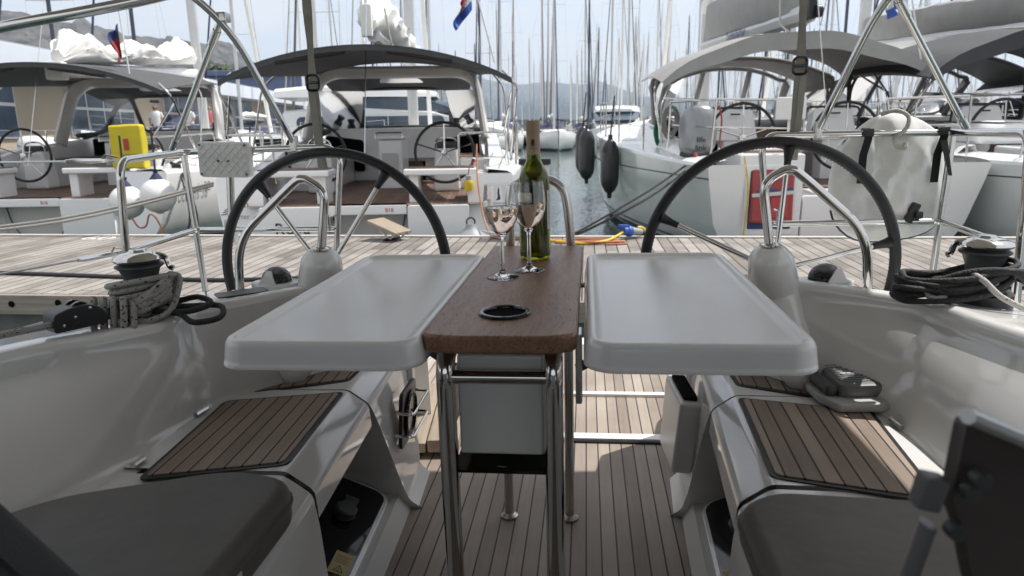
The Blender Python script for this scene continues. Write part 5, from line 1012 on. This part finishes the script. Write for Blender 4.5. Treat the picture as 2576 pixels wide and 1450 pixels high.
    for k,u in enumerate((.36,.44,.60,.67)): bm=B(); sheet(bm,lambda a,c:(lambda p:(p[0],p[1],p[2]+.012))(bf(u+.016*a,.03+.30*c)),2,4,.004); obj('reflective_strip',bm,'white',bi)
    for sg in (-1,1):
        stain(bi,'frame_bow',[(sg*1.5,bs_+.1,2.06),(sg*1.58,bs_+.3,1.80),(sg*1.42,2.2,1.34)],.0145,rad=.1); stain(bi,'frame_bow',[(sg*1.40,bs_+1.6,2.22),(sg*1.54,bs_+1.0,1.95),(sg*1.42,2.2,1.34)],.0145,rad=.1); stain(bi,'frame_strut',[(sg*1.55,bs_+.25,1.9),(sg*1.38,.25,1.82)],.0135)
    sh=bpy.data.objects.new('sprayhood',None); SC.collection.objects.link(sh); sh.parent=b; sh.empty_display_size=.2
    canopy(sh,lambda u,v:((2*u-1)*(1.34-.08*v),3.55+v*.85,2.56-.05*v-(.30+.04*v)*abs(2*u-1)**2.2),18,5,canv)
    for x0,x1 in ((-1.0,-.42),(-.36,.36),(.42,1.0)): bm=B(); sheet(bm,lambda u,v:((x0+(x1-x0)*u)*(1-.06*v),4.42+.62*(1-v),1.70+(.78-.30*abs((x0+(x1-x0)*u))**2.4)*v),8,4); obj('front_window',bm,'vinyl',sh,ang=80)
    for sg in (-1,1):
        c4=[Vector((sg*1.34,3.56,2.24)),Vector((sg*1.26,4.40,2.18)),Vector((sg*1.30,3.6,1.62)),Vector((sg*1.0,5.0,1.68))]
        bm=B(); sheet(bm,lambda u,v:(c4[2].lerp(c4[3],u)).lerp(c4[0].lerp(c4[1],u),v*.8),8,4); obj('side_window',bm,'vinyl',sh,ang=80)
        bm=B(); sheet(bm,lambda u,v:(c4[2].lerp(c4[3],u)).lerp(c4[0].lerp(c4[1],u),.78+v*.26),8,3,.01); obj('side_panel',bm,canv,sh,ang=80)
        stain(sh,'frame_band',[(sg*.40,5.05,1.70),(sg*.37,4.44,2.47)],.042,canv); stain(sh,'frame_band',[(sg*1.0,4.98,1.68),(sg*.95,4.42,2.26)],.042,canv); stain(sh,'frame_band',[(sg*1.30,3.6,1.62),(sg*1.24,4.3,1.66),(sg*.97,5.0,1.68),(0,5.10,1.70)],.03,canv,rad=.15); stain(sh,'frame_band',[(sg*1.30,3.65,1.6),(sg*1.30,3.6,2.1),(sg*1.20,3.58,2.30)],.022,canv,rad=.1)
    hp=[(-1.30,3.6,1.62),(-1.335,3.58,2.0)]+[((2*u-1)*1.34,3.56,2.545-.30*abs(2*u-1)**2.2) for u in [k/16 for k in range(17)]]+[(1.335,3.58,2.0),(1.30,3.6,1.62)]
    bm=B(); tube(bm,smoothp(hp,2),.030,8); obj('frame_hoop',bm,canv,sh)
    hp=[(-1.0,4.99,1.69)]+[((2*u-1)*1.0,4.44+.01,2.47-.28*abs(2*u-1)**2.4) for u in [k/12 for k in range(13)]]+[(1.0,4.99,1.69)]
    bm=B(); tube(bm,smoothp(hp,2),.034,8); obj('frame_hoop',bm,canv,sh)
    return b,P
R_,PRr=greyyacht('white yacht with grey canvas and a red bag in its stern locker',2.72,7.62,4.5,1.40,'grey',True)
RF=locframe(2.72,7.62,4.5)
rb=thing('liferaft_bag','red bag with a pale strap stowed in the stern locker of the right yacht','bag',RF@T(-.705,-.10,.84)@RX(-.05)@Matrix.Diagonal((.86,1,.84,1)))
bm=B(); box(bm,(0,0,0),(.50,.12,.64),.03,3); bmesh.ops.subdivide_edges(bm,edges=bm.edges[:],cuts=2,use_grid_fill=True)
for v in bm.verts: v.co+=Vector((1,1.5,1))*.016*NZ.noise(v.co*8)
obj('sack',bm,'red',rb); bm=B(); box(bm,(0,-.066,.03),(.50,.01,.045),.003,mat=RY(-.07)); obj('strap',bm,'paper',rb); bm=B(); box(bm,(.02,-.064,.075),(.44,.008,.035),.003,mat=RY(-.07)); obj('strap_dark',bm,'inkblue',rb); bm=B(); box(bm,(.08,-.068,-.14),(.2,.008,.24),.004); obj('document_pocket',bm,'inkred',rb)
def boomset(b,z0,z1,s1,mat,hh,seed,wmat='alu'):
    stain(b,'boom',[(0,5.9,z0),(0,s1,z1)],.115,'gel2' if wmat=='w' else wmat); 
    rows=[]
    for i in range(33):
        t=i/32; s=5.75+(s1+.35-5.75)*t; z=z0+(z1-z0)*t+.06; h=hh(t); w=.20*min(1,.35+t*5,(1-t)*6+.25); r=[]
        for x,q in ((-.10,0),(-w,h*.45),(-w*.95,h*.9),(-w*.5,h*1.0),(-.02,h*.93+.02*sin(t*40)),(w*.5,h*1.0),(w*.95,h*.9),(w,h*.45),(.10,0)): r.append((x+.012*NZ.noise(Vector((t*9,q*4,seed))),s,z+q+.02*NZ.noise(Vector((t*14,x*6,seed)))))
        rows.append(r)
    bm=B(); loft(bm,rows,cap=True); return obj('sail_bag',bm,mat,b,ang=60)
rig(R_,5.95,1.7,13.5,r=.10); boomset(R_,2.98,2.80,1.15,'grey',lambda t:.62-.12*t,3)
lumps(R_,'mainsail_head',(0,5.95,3.50),(0,5.2,3.62),.14,.30,'sail',31,n=10)
text('boom_lettering','Yachtcharter',.19,'inkblue',R_,T(-.135,3.6,2.83)@RZ(-pi/2)@RX(pi/2)@RZ(-.038),.001)
bm=B(); box(bm,(0,1.08,2.84),(.10,.16,.24),.03); lathe(bm,[(0,-.03),(.07,-.03),(.07,.03),(0,.03)],14,T(.05,.98,2.80)@RY(pi/2)); obj('boom_fitting',bm,'black',R_); stain(R_,'outhaul_line',[(-.16,1.7,3.35),(-.16,1.6,2.75),(-.06,1.3,2.55),(.03,1.12,2.75)],.014,'ropew'); rails(R_,PRr,.2,.8,6,.55)
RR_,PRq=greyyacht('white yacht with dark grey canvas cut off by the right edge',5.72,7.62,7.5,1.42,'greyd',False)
rig(RR_,5.95,1.7,13.5,r=.10); boomset(RR_,2.90,2.62,.6,'grey',lambda t:.42-.05*t,13)
hulltext('Hanse',.17,RR_,PRq,.135,.86,-1,'inkg')
bm=B(); p=hullpt(PRq,.105,.92); tube(bm,[(-p.x-.012,p.y-.10,p.z-.06),(-p.x-.012,p.y-.02,p.z+.06),(-p.x-.012,p.y+.06,p.z-.07)],.012,5); obj('hull_emblem',bm,'inkg',RR_)
bm=B(); box(bm,(-.9,2.6,1.34),(.5,1.6,.03),.006); obj('cockpit_teak',bm,'ochre',RR_); rails(RR_,PRq,.2,.8,6,.55)
bm=B(); box(bm,(-.9,1.2,1.45),(.7,.8,.26),.09,3,taper=.8); obj('stern_locker',bm,'gel2',RR_)
# things hung on the right yacht
longf('black sausage fender hanging farthest forward on the right yacht',T(.06,13.5,.66),.14,.72)
longf('black sausage fender second from the bow of the right yacht',T(.13,12.9,.60),.145,.74)
longf('black sausage fender nearest the camera on the left side of the right yacht',T(.47,10.5,.50),.135,.62)
sl=thing('rescue_bag','shiny silver rescue bag with red cord hanging on the rail of the right yacht','bag',RF@T(-1.28,.75,1.18)); bm=B()
for_=[(0,.0),(.10,.01),(.17,.06),(.20,.16),(.21,.34),(.20,.48),(.17,.56),(.10,.60),(0,.61)]; lathe(bm,for_,20,Matrix.Diagonal((1,.7,1,1)))
for v in bm.verts: v.co+=Vector((v.co.x,v.co.y,0))*.22*NZ.noise(Vector((v.co.x*9,v.co.y*9,v.co.z*2.5)))
obj('sack',bm,'silver',sl,ang=80); bm=B(); tube(bm,smoothp([(.20,-.05,.60),(.24,-.06,.45),(.23,-.06,.2),(.25,-.06,.12),(.2,-.06,.05)],4),.010,6); obj('cord',bm,'red',sl); text('bag_lettering','life\nlink',.09,'ink',sl,T(.0,-.152,.20)@RX(pi/2),.001)
for nm,lab,m,o,rr in (('coiled_rope','grey rope hank hanging on the rail of the right yacht beside the silver bag','ropeg',(-1.36,1.95,1.80),.10),('coiled_rope','green rope hank hanging on the rail of the right yacht left of the grey hank','ropegrn',(-1.40,2.35,1.66),.085)):
    t=thing(nm,lab,'rope',RF@T(*o)); bm=B(); rd=random.Random(len(lab))
    for k in range(9): L1=.30+.12*rd.random(); w1=rr*(.6+.5*rd.random()); x0=.04*(rd.random()-.5); tube(bm,smoothp([(x0+w1*sin(a),.03*(rd.random()-.5),-L1*(.5-.5*cos(a))+.02) for a in [2*pi*i/10 for i in range(11)]],3),.011,6)
    for k in range(3): tube(bm,smoothp([(-rr*.7,-.03,-.05-.02*k),(0,-.06,-.06-.02*k),(rr*.7,-.03,-.05-.02*k)],3),.011,6)
    obj('hank',bm,m,t,ang=80)
for k,(dz,lab) in enumerate(((0,'upper of two dark mooring ropes from the right yacht down to the dock'),(-.10,'lower of two dark mooring ropes from the right yacht down to the dock'))):
    a=RF@Vector((-1.40,.5,1.18+dz*.6)); line('mooring_rope',lab,'rope',[tuple(a),(.75+.0*k,7.2,.42+dz*.7),(.10,6.72,.10+dz*.3),(-.05,6.62,.05)],.013,'ropeb')
line('mooring_rope','yellow rope hanging down the stern of the right yacht','rope',[tuple(RF@Vector((-1.02,-.16,1.25))),tuple(RF@Vector((-.97,-.2,.9))),tuple(RF@Vector((-.99,-.2,.5))),tuple(RF@Vector((-1.0,-.22,.05)))],.008,'yellow')
cl=thing('deck_cleat','black stern cleat with ropes belayed on the quarter of the right yacht','cleat',RF@T(-1.36,.55,1.17)); bm=B(); tube(bm,smoothp([(-.16,0,.09),(0,0,.06),(.16,0,.09)],4),.025,8); lathe(bm,[(.07,0),(.07,.05),(.05,.07),(0,.07)],14); obj('horn',bm,'black',cl); bm=B(); tube(bm,[(0,-.03,.09),(.0,-.08,.02),(.0,-.08,-.10)],.022,8); obj('red_shackle',bm,'red',cl)
# flags
def flag(label,m4,bands,w,h,pole,seed,emblem=False,hang=.9):
    f=thing('flag',label,'flag',m4,'flags on the moored yachts'); bm=B(); tube(bm,pole,.010,6); obj('flagstaff',bm,'white',f)
    n=len(bands)
    def fn(u,v):
        a=u*hang; return (-w*u*(1-.62*hang)+.05*sin(v*5+seed)*u,.07*sin(u*9+v*2+seed)*(.3+u),-h*v*(1-.1*u)-w*u*.80*hang)
    for i,m in enumerate(bands): bm=B(); sheet(bm,lambda u,v:fn(u,(i+v)/n),12,4); obj('stripe',bm,m,f,ang=80)
    if emblem:
        bm=B()
        for a in range(5):
            for c in range(5):
                if (a+c)%2==0: loft(bm,[[Vector(fn(.40+.045*a+.045*p,.36+.055*c+.055*q))+Vector((0,-.006,0)) for q in (0,1)] for p in (0,1)])
        obj('emblem',bm,'inkred',f)
    return f
CFm=locframe(-2.2,7.15,8.5)
flag('red white and blue flag on the bimini of the middle yacht',CFm@T(1.18,.62,3.12)@RZ(.2),('inkred','paper','blue'),.38,.30,[(.24,0,-.85),(.0,0,.06)],1,True,.85)
flag('red white and blue flag half hidden behind the bimini strut of the right yacht',RF@T(1.15,1.3,3.22)@RZ(.3),('inkred','paper','blue'),.38,.30,[(.34,0,-.95),(.0,0,.05)],2,True,.7)
flag('small drooping red and blue flag on the bimini of the left yacht',LF@T(1.05,.8,2.95)@RZ(.2),('inkblue','red','red'),.22,.40,[(.06,0,-.62),(.0,0,1.0)],4,False,.9)
# ------------------------------------------------------------------ shore buildings and trees on the left
M['wallb']=pbr('beige_wall',(.42,.35,.27),.8,0,.06,.3); M['fascia']=pbr('white_fascia',(.62,.66,.72),.4,0,.04,.4); M['blueclad']=pbr('blue_cladding',(.13,.17,.30),.45,0,.05,.3); M['roofg']=pbr('roof_grey',(.30,.31,.33),.6,0,.06,.3)
M['bark']=pbr('bark',(.10,.075,.05),.9,0,.2,4); M['leafd']=pbr('foliage_dark',(.040,.062,.022),.7,0,.35,.9); M['leafl']=pbr('foliage_light',(.075,.095,.030),.7,0,.35,.9)
bm=B(); box(bm,(-27,62,-.05),(16,112,1.3),.05); tag(obj('quay',bm,'concrete'),None,None,kind='structure')
def building(label,m4,Lx,Ly,H,fas,bays,wm,fm):
    b=thing('building',label,'building',m4); bm=B(); box(bm,(-Lx/2,Ly/2,H/2),(Lx,Ly,H)); obj('wall',bm,wm,b,smooth=False)
    bm=B(); box(bm,(-Lx/2+.5,Ly/2,H+fas/2-.02),(Lx+1.4,Ly+.8,fas),.03); obj('fascia',bm,fm,b); bm=B(); box(bm,(-Lx/2+.5,Ly/2,H+fas+.02),(Lx+1.0,Ly+.5,.08)); obj('roof',bm,'roofg',b)
    for y0,y1,z0,z1,nm in bays:
        bm=B(); box(bm,(.03,(y0+y1)/2,(z0+z1)/2),(.10,y1-y0,z1-z0)); fr=obj('window',bm,'alu',b)
        n=max(1,int((y1-y0)/1.3)); 
        for k in range(n):
            for q in range(nm): a=y0+(y1-y0)*k/n+.06; c=y0+(y1-y0)*(k+1)/n-.06; e=z0+(z1-z0)*q/nm+.06; g=z0+(z1-z0)*(q+1)/nm-.06; bm=B(); box(bm,(.075,(a+c)/2,(e+g)/2),(.04,c-a,g-e)); obj('pane',bm,'paneg',fr)
    return b
bays=[]; y=1
while y<52: bays.append((y,y+5.2,.4,2.75,2)); y+=8.4
building('long low beige harbour building with a white fascia behind the left yacht',T(-19.4,17.5,.6)@RZ(RAD(7.5)),9,54,2.75,.75,bays,'wallb','fascia')
b=building('tall blue clad building with a band of windows beyond the low building',T(-24,76,.6)@RZ(RAD(7.5)),22,26,6.6,.5,[(1,25,2.6,4.4,1)],'blueclad','blueclad')
b2=bm=B(); 
for k in range(7): tube(bm,[(0,2+3*k,4.9),(1.7,2+3*k,4.5)],.06,4)
box(bm,(.9,12,4.75),(1.9,22,.06),mat=RY(.22)); obj('canopy',bm,'alu',b); bm=B(); box(bm,(-6,-.05,4),(7,.1,1.4)); obj('front_window',bm,'paneg',b)
def tree(label,x,y,z,H,W,seed,m):
    t=thing('tree',label,'tree',T(x,y,z)); rd=random.Random(seed); bm=B(); tube(bm,[(0,0,0),(.1,0,H*.4),(.05,.1,H*.75)],[W*.06,W*.045,W*.02],8)
    for k in range(7): a=rd.uniform(0,6.28); z0=H*rd.uniform(.3,.6); tube(bm,[(.05,0,z0),(W*.3*cos(a),W*.3*sin(a),z0+H*.22)],[W*.025,W*.008],5)
    obj('trunk',bm,'bark',t); me=bpy.data.meshes.new('crown'); vs=[]; fs=[]
    cl=[(rd.uniform(-.42,.42)*W,rd.uniform(-.42,.42)*W,H*rd.uniform(.42,.95),W*rd.uniform(.14,.26)) for _ in range(20)]
    for cx,cy,cz,r in cl:
        for _ in range(95):
            d=Vector((rd.gauss(0,1),rd.gauss(0,1),rd.gauss(0,1))).normalized()*r*rd.uniform(.55,1.1); c=Vector((cx,cy,cz))+d; a=Vector((rd.gauss(0,1),rd.gauss(0,1),rd.gauss(0,.6))).normalized(); q=a.orthogonal().normalized(); s=rd.uniform(.10,.22)*W/5; i=len(vs); vs+=[c+a*s*1.5,c+q*s,c-a*s*1.5,c-q*s]; fs.append((i,i+1,i+2,i+3))
    me.from_pydata(vs,[],fs); obj('crown',me,m,t,smooth=False)
for i,(u,d,h,w,l) in enumerate(((520,98,7.6,9,'rounded olive green tree behind the roof of the low building, left of its neighbour'),(580,100,7.2,10,'wide olive green tree behind the roof of the low building'),(628,104,7.2,7,'smaller darker tree between the low and the blue building'),(662,108,6.6,6,'farthest small tree beside the blue building'))):
    q=far(u,300,d); tree(l,q[0],q[1],.5,h,w,i+3,'leafd' if i%2 else 'leafl')
# ------------------------------------------------------------------ boats farther off
P7=dict(L=11,bs=1.3,bm=1.8,fb=1.2,rake=-.1,stripes=((.08,.16),))
WN=False
def farproto(canv,mastm,seed,detail=True):
    t=thing('moored_yacht','far moored yacht','sailing yacht'); hull(P7,t); deck(P7,t,.9,0,3.2)
    bm=B(); loft(bm,[[(-.95,.1,.9),(.95,.1,.9)],[(-.95,3.3,.9),(.95,3.3,.9)]]); obj('cockpit_floor',bm,'teakr',t,smooth=False)
    bm=B(); loft(bm,[[(-w,s,1.22),(-w*.9,s,zt-.1),(-w*.7,s,zt),(w*.7,s,zt),(w*.9,s,zt-.1),(w,s,1.22)] for s,w,zt in ((3.2,1.2,1.62),(5,1.15,1.66),(7,.95,1.58),(8.2,.6,1.4))],cap=True); cr=obj('coachroof',bm,'gel2',t)
    for sg in (-1,1): bm=B(); prism(bm,rrect(4,1.38,6.6,1.54,.07),0,.012,.003,Matrix(((0,0,sg,sg*1.13),(1,0,0,0),(0,1,0,0),(0,0,0,1)))); obj('cabin_window',bm,'dark',cr)
    canopy(t,lambda u,v:((2*u-1)*(1.15-.25*v),3.0+1.5*v,2.25-.55*v**2.2-.32*abs(2*u-1)**2.4),14,6,canv,'sprayhood'); bm=B(); sheet(bm,lambda u,v:((2*u-1)*.62,4.2+.42*(1-v)+.03,1.64+.33*v),6,2); obj('screen',bm,'vinyl',t)
    canopy(t,lambda u,v:((2*u-1)*1.35,.35+2.0*v,2.55-.28*(2*u-1)**2+.05*sin(pi*v)),12,5,canv,'bimini')
    bm=B(); 
    for sg in (-1,1):
        tube(bm,[(sg*1.3,.5,2.3),(sg*1.32,1.4,1.22)],.016,5); tube(bm,[(sg*1.3,2.2,2.3),(sg*1.32,1.4,1.22)],.016,5)
    obj('bimini_frame',bm,'steel',t)
    rig(t,5.6,1.55,14.5,mat=mastm,r=.095,L=11,fcol=canv if seed%3 else 'sail'); stain(t,'boom',[(0,5.5,2.6),(0,1.2,2.55)],.08,'alu'); lumps(t,'sail_cover',(0,5.4,2.7),(0,1.3,2.62),.17,lambda q:.34-.1*q,canv if seed%2 else 'sail',seed,n=14,seg=8)
    bm=B()
    for sg in (-1,1):
        pts=[]
        for i in range(7): x,s,z=edge(P7,.06+.9*i/6); a=(sg*(x-.06),s,z); pts.append((a[0],a[1],z+.6)); tube(bm,[a,pts[-1]],.013,4)
        tube(bm,pts,.008,4); tube(bm,[(p[0],p[1],p[2]-.3) for p in pts],.007,4)
    obj('guard_rail',bm,'steel',t); return t
PROT=[farproto('navy','alu',2),farproto('bim','alu',5),farproto('grey','gel2',4),farproto('navy','alud',7)]
def copy_tree(o,par=None):
    c=o.copy(); SC.collection.objects.link(c); c.parent=par
    for ch in o.children: copy_tree(ch,c)
    return c
used=set()
def place(k,x,y,rot,label,group,sc=1.0,hs=1.0):
    o=PROT[k] if k not in used else copy_tree(PROT[k]); used.add(k)
    o.matrix_world=T(x,y,WZ)@RZ(RAD(rot))@Matrix.Diagonal((sc,sc,sc*hs,1)); o['label']=label; o['group']=group; return o
G1='yachts in the berths around the open water'; G2='crowded yachts in the far berths'
def ux(u,d): return .12+(u-1475)/1750*d
near=[(0,1375,57,186,'yacht facing us with navy canopy, bow on, in the middle of the open water'),(0,1245,55,184,'yacht facing us with navy canopy, partly behind the rails left of the bottle'),
 (3,1190,50,184,'yacht with dark mast facing us, just right of the middle yacht'),(1,1560,60,186,'yacht facing us beyond the bow fenders of the right yacht')]
for k,u,d,r,l in near: place(k,ux(u,d),d+8,r,l,G1)
rd=random.Random(5)
rows=[(30,186,[-26,-22,-17.5,-13]),(27,6,[9.5,13.6,17.8,22]),(44,186,[-20,-15.5,-11,7,11.2,15.4,19.8,24,28.5]),(62,6,[-24,-19.6,-15.2,3.6,8,12.4,16.9,21.2,25.5,30,34.6])]
for y,r,xs in rows:
    for x in xs: place(rd.choice((0,1,3)) if y<30 else rd.choice((0,1,2,3,3,1)),x+rd.uniform(-.5,.5),y+rd.uniform(-.8,.8)+(0 if r<90 else 9),r+rd.uniform(-3,3),'moored yacht in the rows of berths beyond the yachts across the dock',G1,rd.uniform(.92,1.1),rd.uniform(.9,1.12))
for y,x0,x1,step in ((71,9,46,4.0),(97,20,62,4.2),(78,-8,10,3.6),(88,-34,46,4.2),(100,-12,16,3.8),(112,-42,58,4.4),(126,-14,20,4.2),(140,-50,74,5.2),(175,-60,90,6.2),(215,-60,110,7.5)):
    x=x0
    while x<x1:
        u=1475+x/y*1750
        if not(-300<u<900 and rd.random()<.55): place(rd.randrange(4),x+rd.uniform(-.8,.8),y+rd.uniform(-3,3),rd.choice((6,186))+rd.uniform(-4,4),'distant masted yacht in the crowded far berths',G2,rd.uniform(.85,1.15),rd.uniform(.72,1.2))
        x+=step
# motor yachts and inflatable tenders behind the first row
def motoryacht(label,m4,L=15):
    t=thing('motor_yacht',label,'motor yacht',m4); P=dict(L=L,bs=2.0,bm=2.3,fb=1.7,rake=0); hull(P,t); deck(P,t,.5,0,.1)
    for nm,secs,mt in (('cabin',((1.5,1.9,2.7),(4,1.85,2.9),(7,1.7,2.7),(10,1.1,1.9)),'gel2'),('windscreen',((3.2,1.7,3.25),(4.2,1.72,3.35),(6.5,1.6,3.3),(8.6,1.3,2.6)),'paneg'),('hard_top',((1.2,1.75,3.55),(3.0,1.82,3.7),(5.5,1.7,3.68),(7.2,1.3,3.4)),'gel2')):
        zb={'cabin':1.6,'windscreen':2.55,'hard_top':3.2}[nm]; bm=B(); loft(bm,[[(-w,s,zb),(-w*.95,s,zt-.12),(-w*.8,s,zt),(w*.8,s,zt),(w*.95,s,zt-.12),(w,s,zb)] for s,w,zt in secs],cap=True); obj(nm,bm,mt,t)
    for sg in (-1,1): bm=B(); prism(bm,rrect(2,1.95,7.5,2.45,.2),0,.02,.004,Matrix(((0,0,sg,sg*1.84),(1,0,0,0),(0,1,0,0),(0,0,0,1)))); obj('side_window',bm,'paneg',t)
    rails(t,P,.4,.97,7,.7); return t
motoryacht('large white motor yacht with blue tinted windows seen through the sprayhood of the middle yacht',T(-11.6,24.5,WZ)@RZ(RAD(-81))@Matrix.Diagonal((.9,.9,.85,1)),9.2)
motoryacht('white motor yacht with a hard top beyond the bow of the right yacht',T(2.2,48,WZ)@RZ(RAD(176))@Matrix.Diagonal((.8,.85,.8,1)),11)
def tender(label,m4):
    t=thing('inflatable_tender',label,'dinghy',m4,'inflatable tenders'); pts=smoothp([(-.62,0,.3),(-.64,1.2,.3),(-.55,2.1,.34),(-.25,2.65,.42),(.25,2.65,.42),(.55,2.1,.34),(.64,1.2,.3),(.62,0,.3)],5); n=len(pts)
    bm=B(); tube(bm,pts,[.05]+[.22]*(n-2)+[.05],14); obj('tube',bm,'ball',t); bm=B(); loft(bm,[[(-.5,s,.25),(0,s,.02+.1*(s/2.5)**2),(.5,s,.25)] for s in (.1,.8,1.6,2.3)]); obj('floor',bm,'white',t)
    for q in (.0,.09): bm=B(); tube(bm,[Vector((p.x*1.33 if abs(p.x)>.3 else p.x*1.2,p.y+(.2 if p.y>2.4 else 0),p.z+.02-q)) for p in pts[2:-2]],.012,5); obj('rubbing_strake',bm,'inkblue',t)
    bm=B(); box(bm,(0,.02,.38),(.9,.05,.34),.01); obj('transom_board',bm,'white',t); return t
tender('white inflatable tender with dark stripes stowed behind the sprayhood of the left yacht',T(-10.6,16.4,.42)@RZ(RAD(100)))
tender('white inflatable tender with dark stripes stowed between the left and middle yachts',T(-8.3,16.8,.42)@RZ(RAD(-70)))
# people far off on the quay and aboard
def person(label,m4,shirt,pose=0):
    t=thing('person',label,'person',m4)
    V=[(0,0,.95),(0,0,1.15),(0,.01,1.38),(0,.0,1.50),(0,-.02,1.60),(0,-.02,1.72),(-.10,0,.90),(-.11,.02,.50),(-.11,0,.08),(-.11,-.12,.04),(.10,0,.90),(.11,.04,.50),(.12,.05,.08),(.12,-.07,.04),(-.19,.01,1.42),(-.26,.03,1.14),(-.24,-.08+.1*pose,.92),(-.24,-.12+.1*pose,.84),(.19,.01,1.42),(.26,.02,1.14),(.22,-.16,.98),(.20,-.22,.94)]
    E=[(0,1),(1,2),(2,3),(3,4),(4,5),(0,6),(6,7),(7,8),(8,9),(0,10),(10,11),(11,12),(12,13),(2,14),(14,15),(15,16),(16,17),(2,18),(18,19),(19,20),(20,21)]
    Rr=[.15,.14,.17,.06,.085,.095,.095,.065,.045,.035,.095,.065,.045,.035,.065,.045,.035,.03,.065,.045,.035,.03]
    me=bpy.data.meshes.new('body'); me.from_pydata(V,E,[]); 
    o=bpy.data.objects.new('body',me); SC.collection.objects.link(o); o.parent=t; o.modifiers.new('skin','SKIN'); sm=o.modifiers.new('sub','SUBSURF'); sm.levels=1; sm.render_levels=2
    lay=me.skin_vertices[0].data if me.skin_vertices else None
    if lay is None:
        b_=bmesh.new(); b_.from_mesh(me); b_.verts.layers.skin.verify(); b_.to_mesh(me); b_.free(); lay=me.skin_vertices[0].data
    for i,k in enumerate(Rr): lay[i].radius=(k,k*(.75 if i<3 else 1))
    lay[0].use_root=True
    me.materials.append(M['skin'])
    bm=B(); loft(bm,[[(rx*cos(a),ry*sin(a),z) for a in [2*pi*k/16 for k in range(16)]] for rx,ry,z in ((.19,.15,.86),(.185,.145,1.0),(.20,.15,1.25),(.235,.14,1.42),(.12,.10,1.50))],closed=True)
    for sg in (-1,1): tube(bm,[(sg*.18,.01,1.43),(sg*.26,.03,1.22)],[.085,.065],10)
    obj('shirt',bm,shirt,t); bm=B()
    for sg in (-1,1): tube(bm,[(sg*.09,0,.94),(sg*.11,.03,.50),(sg*.115,.03,.12)],[.125,.085,.07],12)
    obj('trousers',bm,'inkblue',t); bm=B(); lathe(bm,[(.100,-.03),(.112,.03),(.10,.09),(.06,.125),(0,.135)],16,T(0,.01,1.60)@Matrix.Diagonal((.92,1,.9,1))); obj('hair',bm,'brown',t)
    bm=B(); lathe(bm,[(0,.012),(.014,.008),(.018,-.012),(0,-.016)],8,T(0,-.105,1.60)); obj('nose',bm,'skin',t)
M['skin']=pbr('skin',(.42,.25,.17),.5,0,.05,8)
person('person in a white shirt standing leftmost on the quay seen through the left yacht windscreen',T(-18.9,30,.6)@RZ(.5),'white'); person('person in a white shirt standing in the middle of the group on the quay',T(-17.9,31,.6)@RZ(-.4),'white',1); person('person in a pale red shirt standing rightmost on the quay beside two in white',T(-17.2,31.5,.6)@RZ(.9),'inkred',2)
bm=B(); box(bm,(-17.5,33,.1),(4,14,1.0),.05); tag(obj('jetty',bm,'concrete'),None,None,kind='structure')
# air
bm=B(); box(bm,(0,5200,698),(17800,11000,1404)); hz=obj('haze',bm,[],None,smooth=False)
hm=bpy.data.materials.new('haze'); hm.use_nodes=True; nt=hm.node_tree; nt.nodes.remove(nt.nodes['Principled BSDF']); pv=nt.nodes.new('ShaderNodeVolumePrincipled'); pv.inputs['Color'].default_value=(.62,.78,1.0,1); pv.inputs['Density'].default_value=.00007; pv.inputs['Anisotropy'].default_value=.2; nt.links.new(pv.outputs[0],nt.nodes['Material Output'].inputs['Volume']); hz.data.materials.append(hm); tag(hz,None,None,kind='stuff')
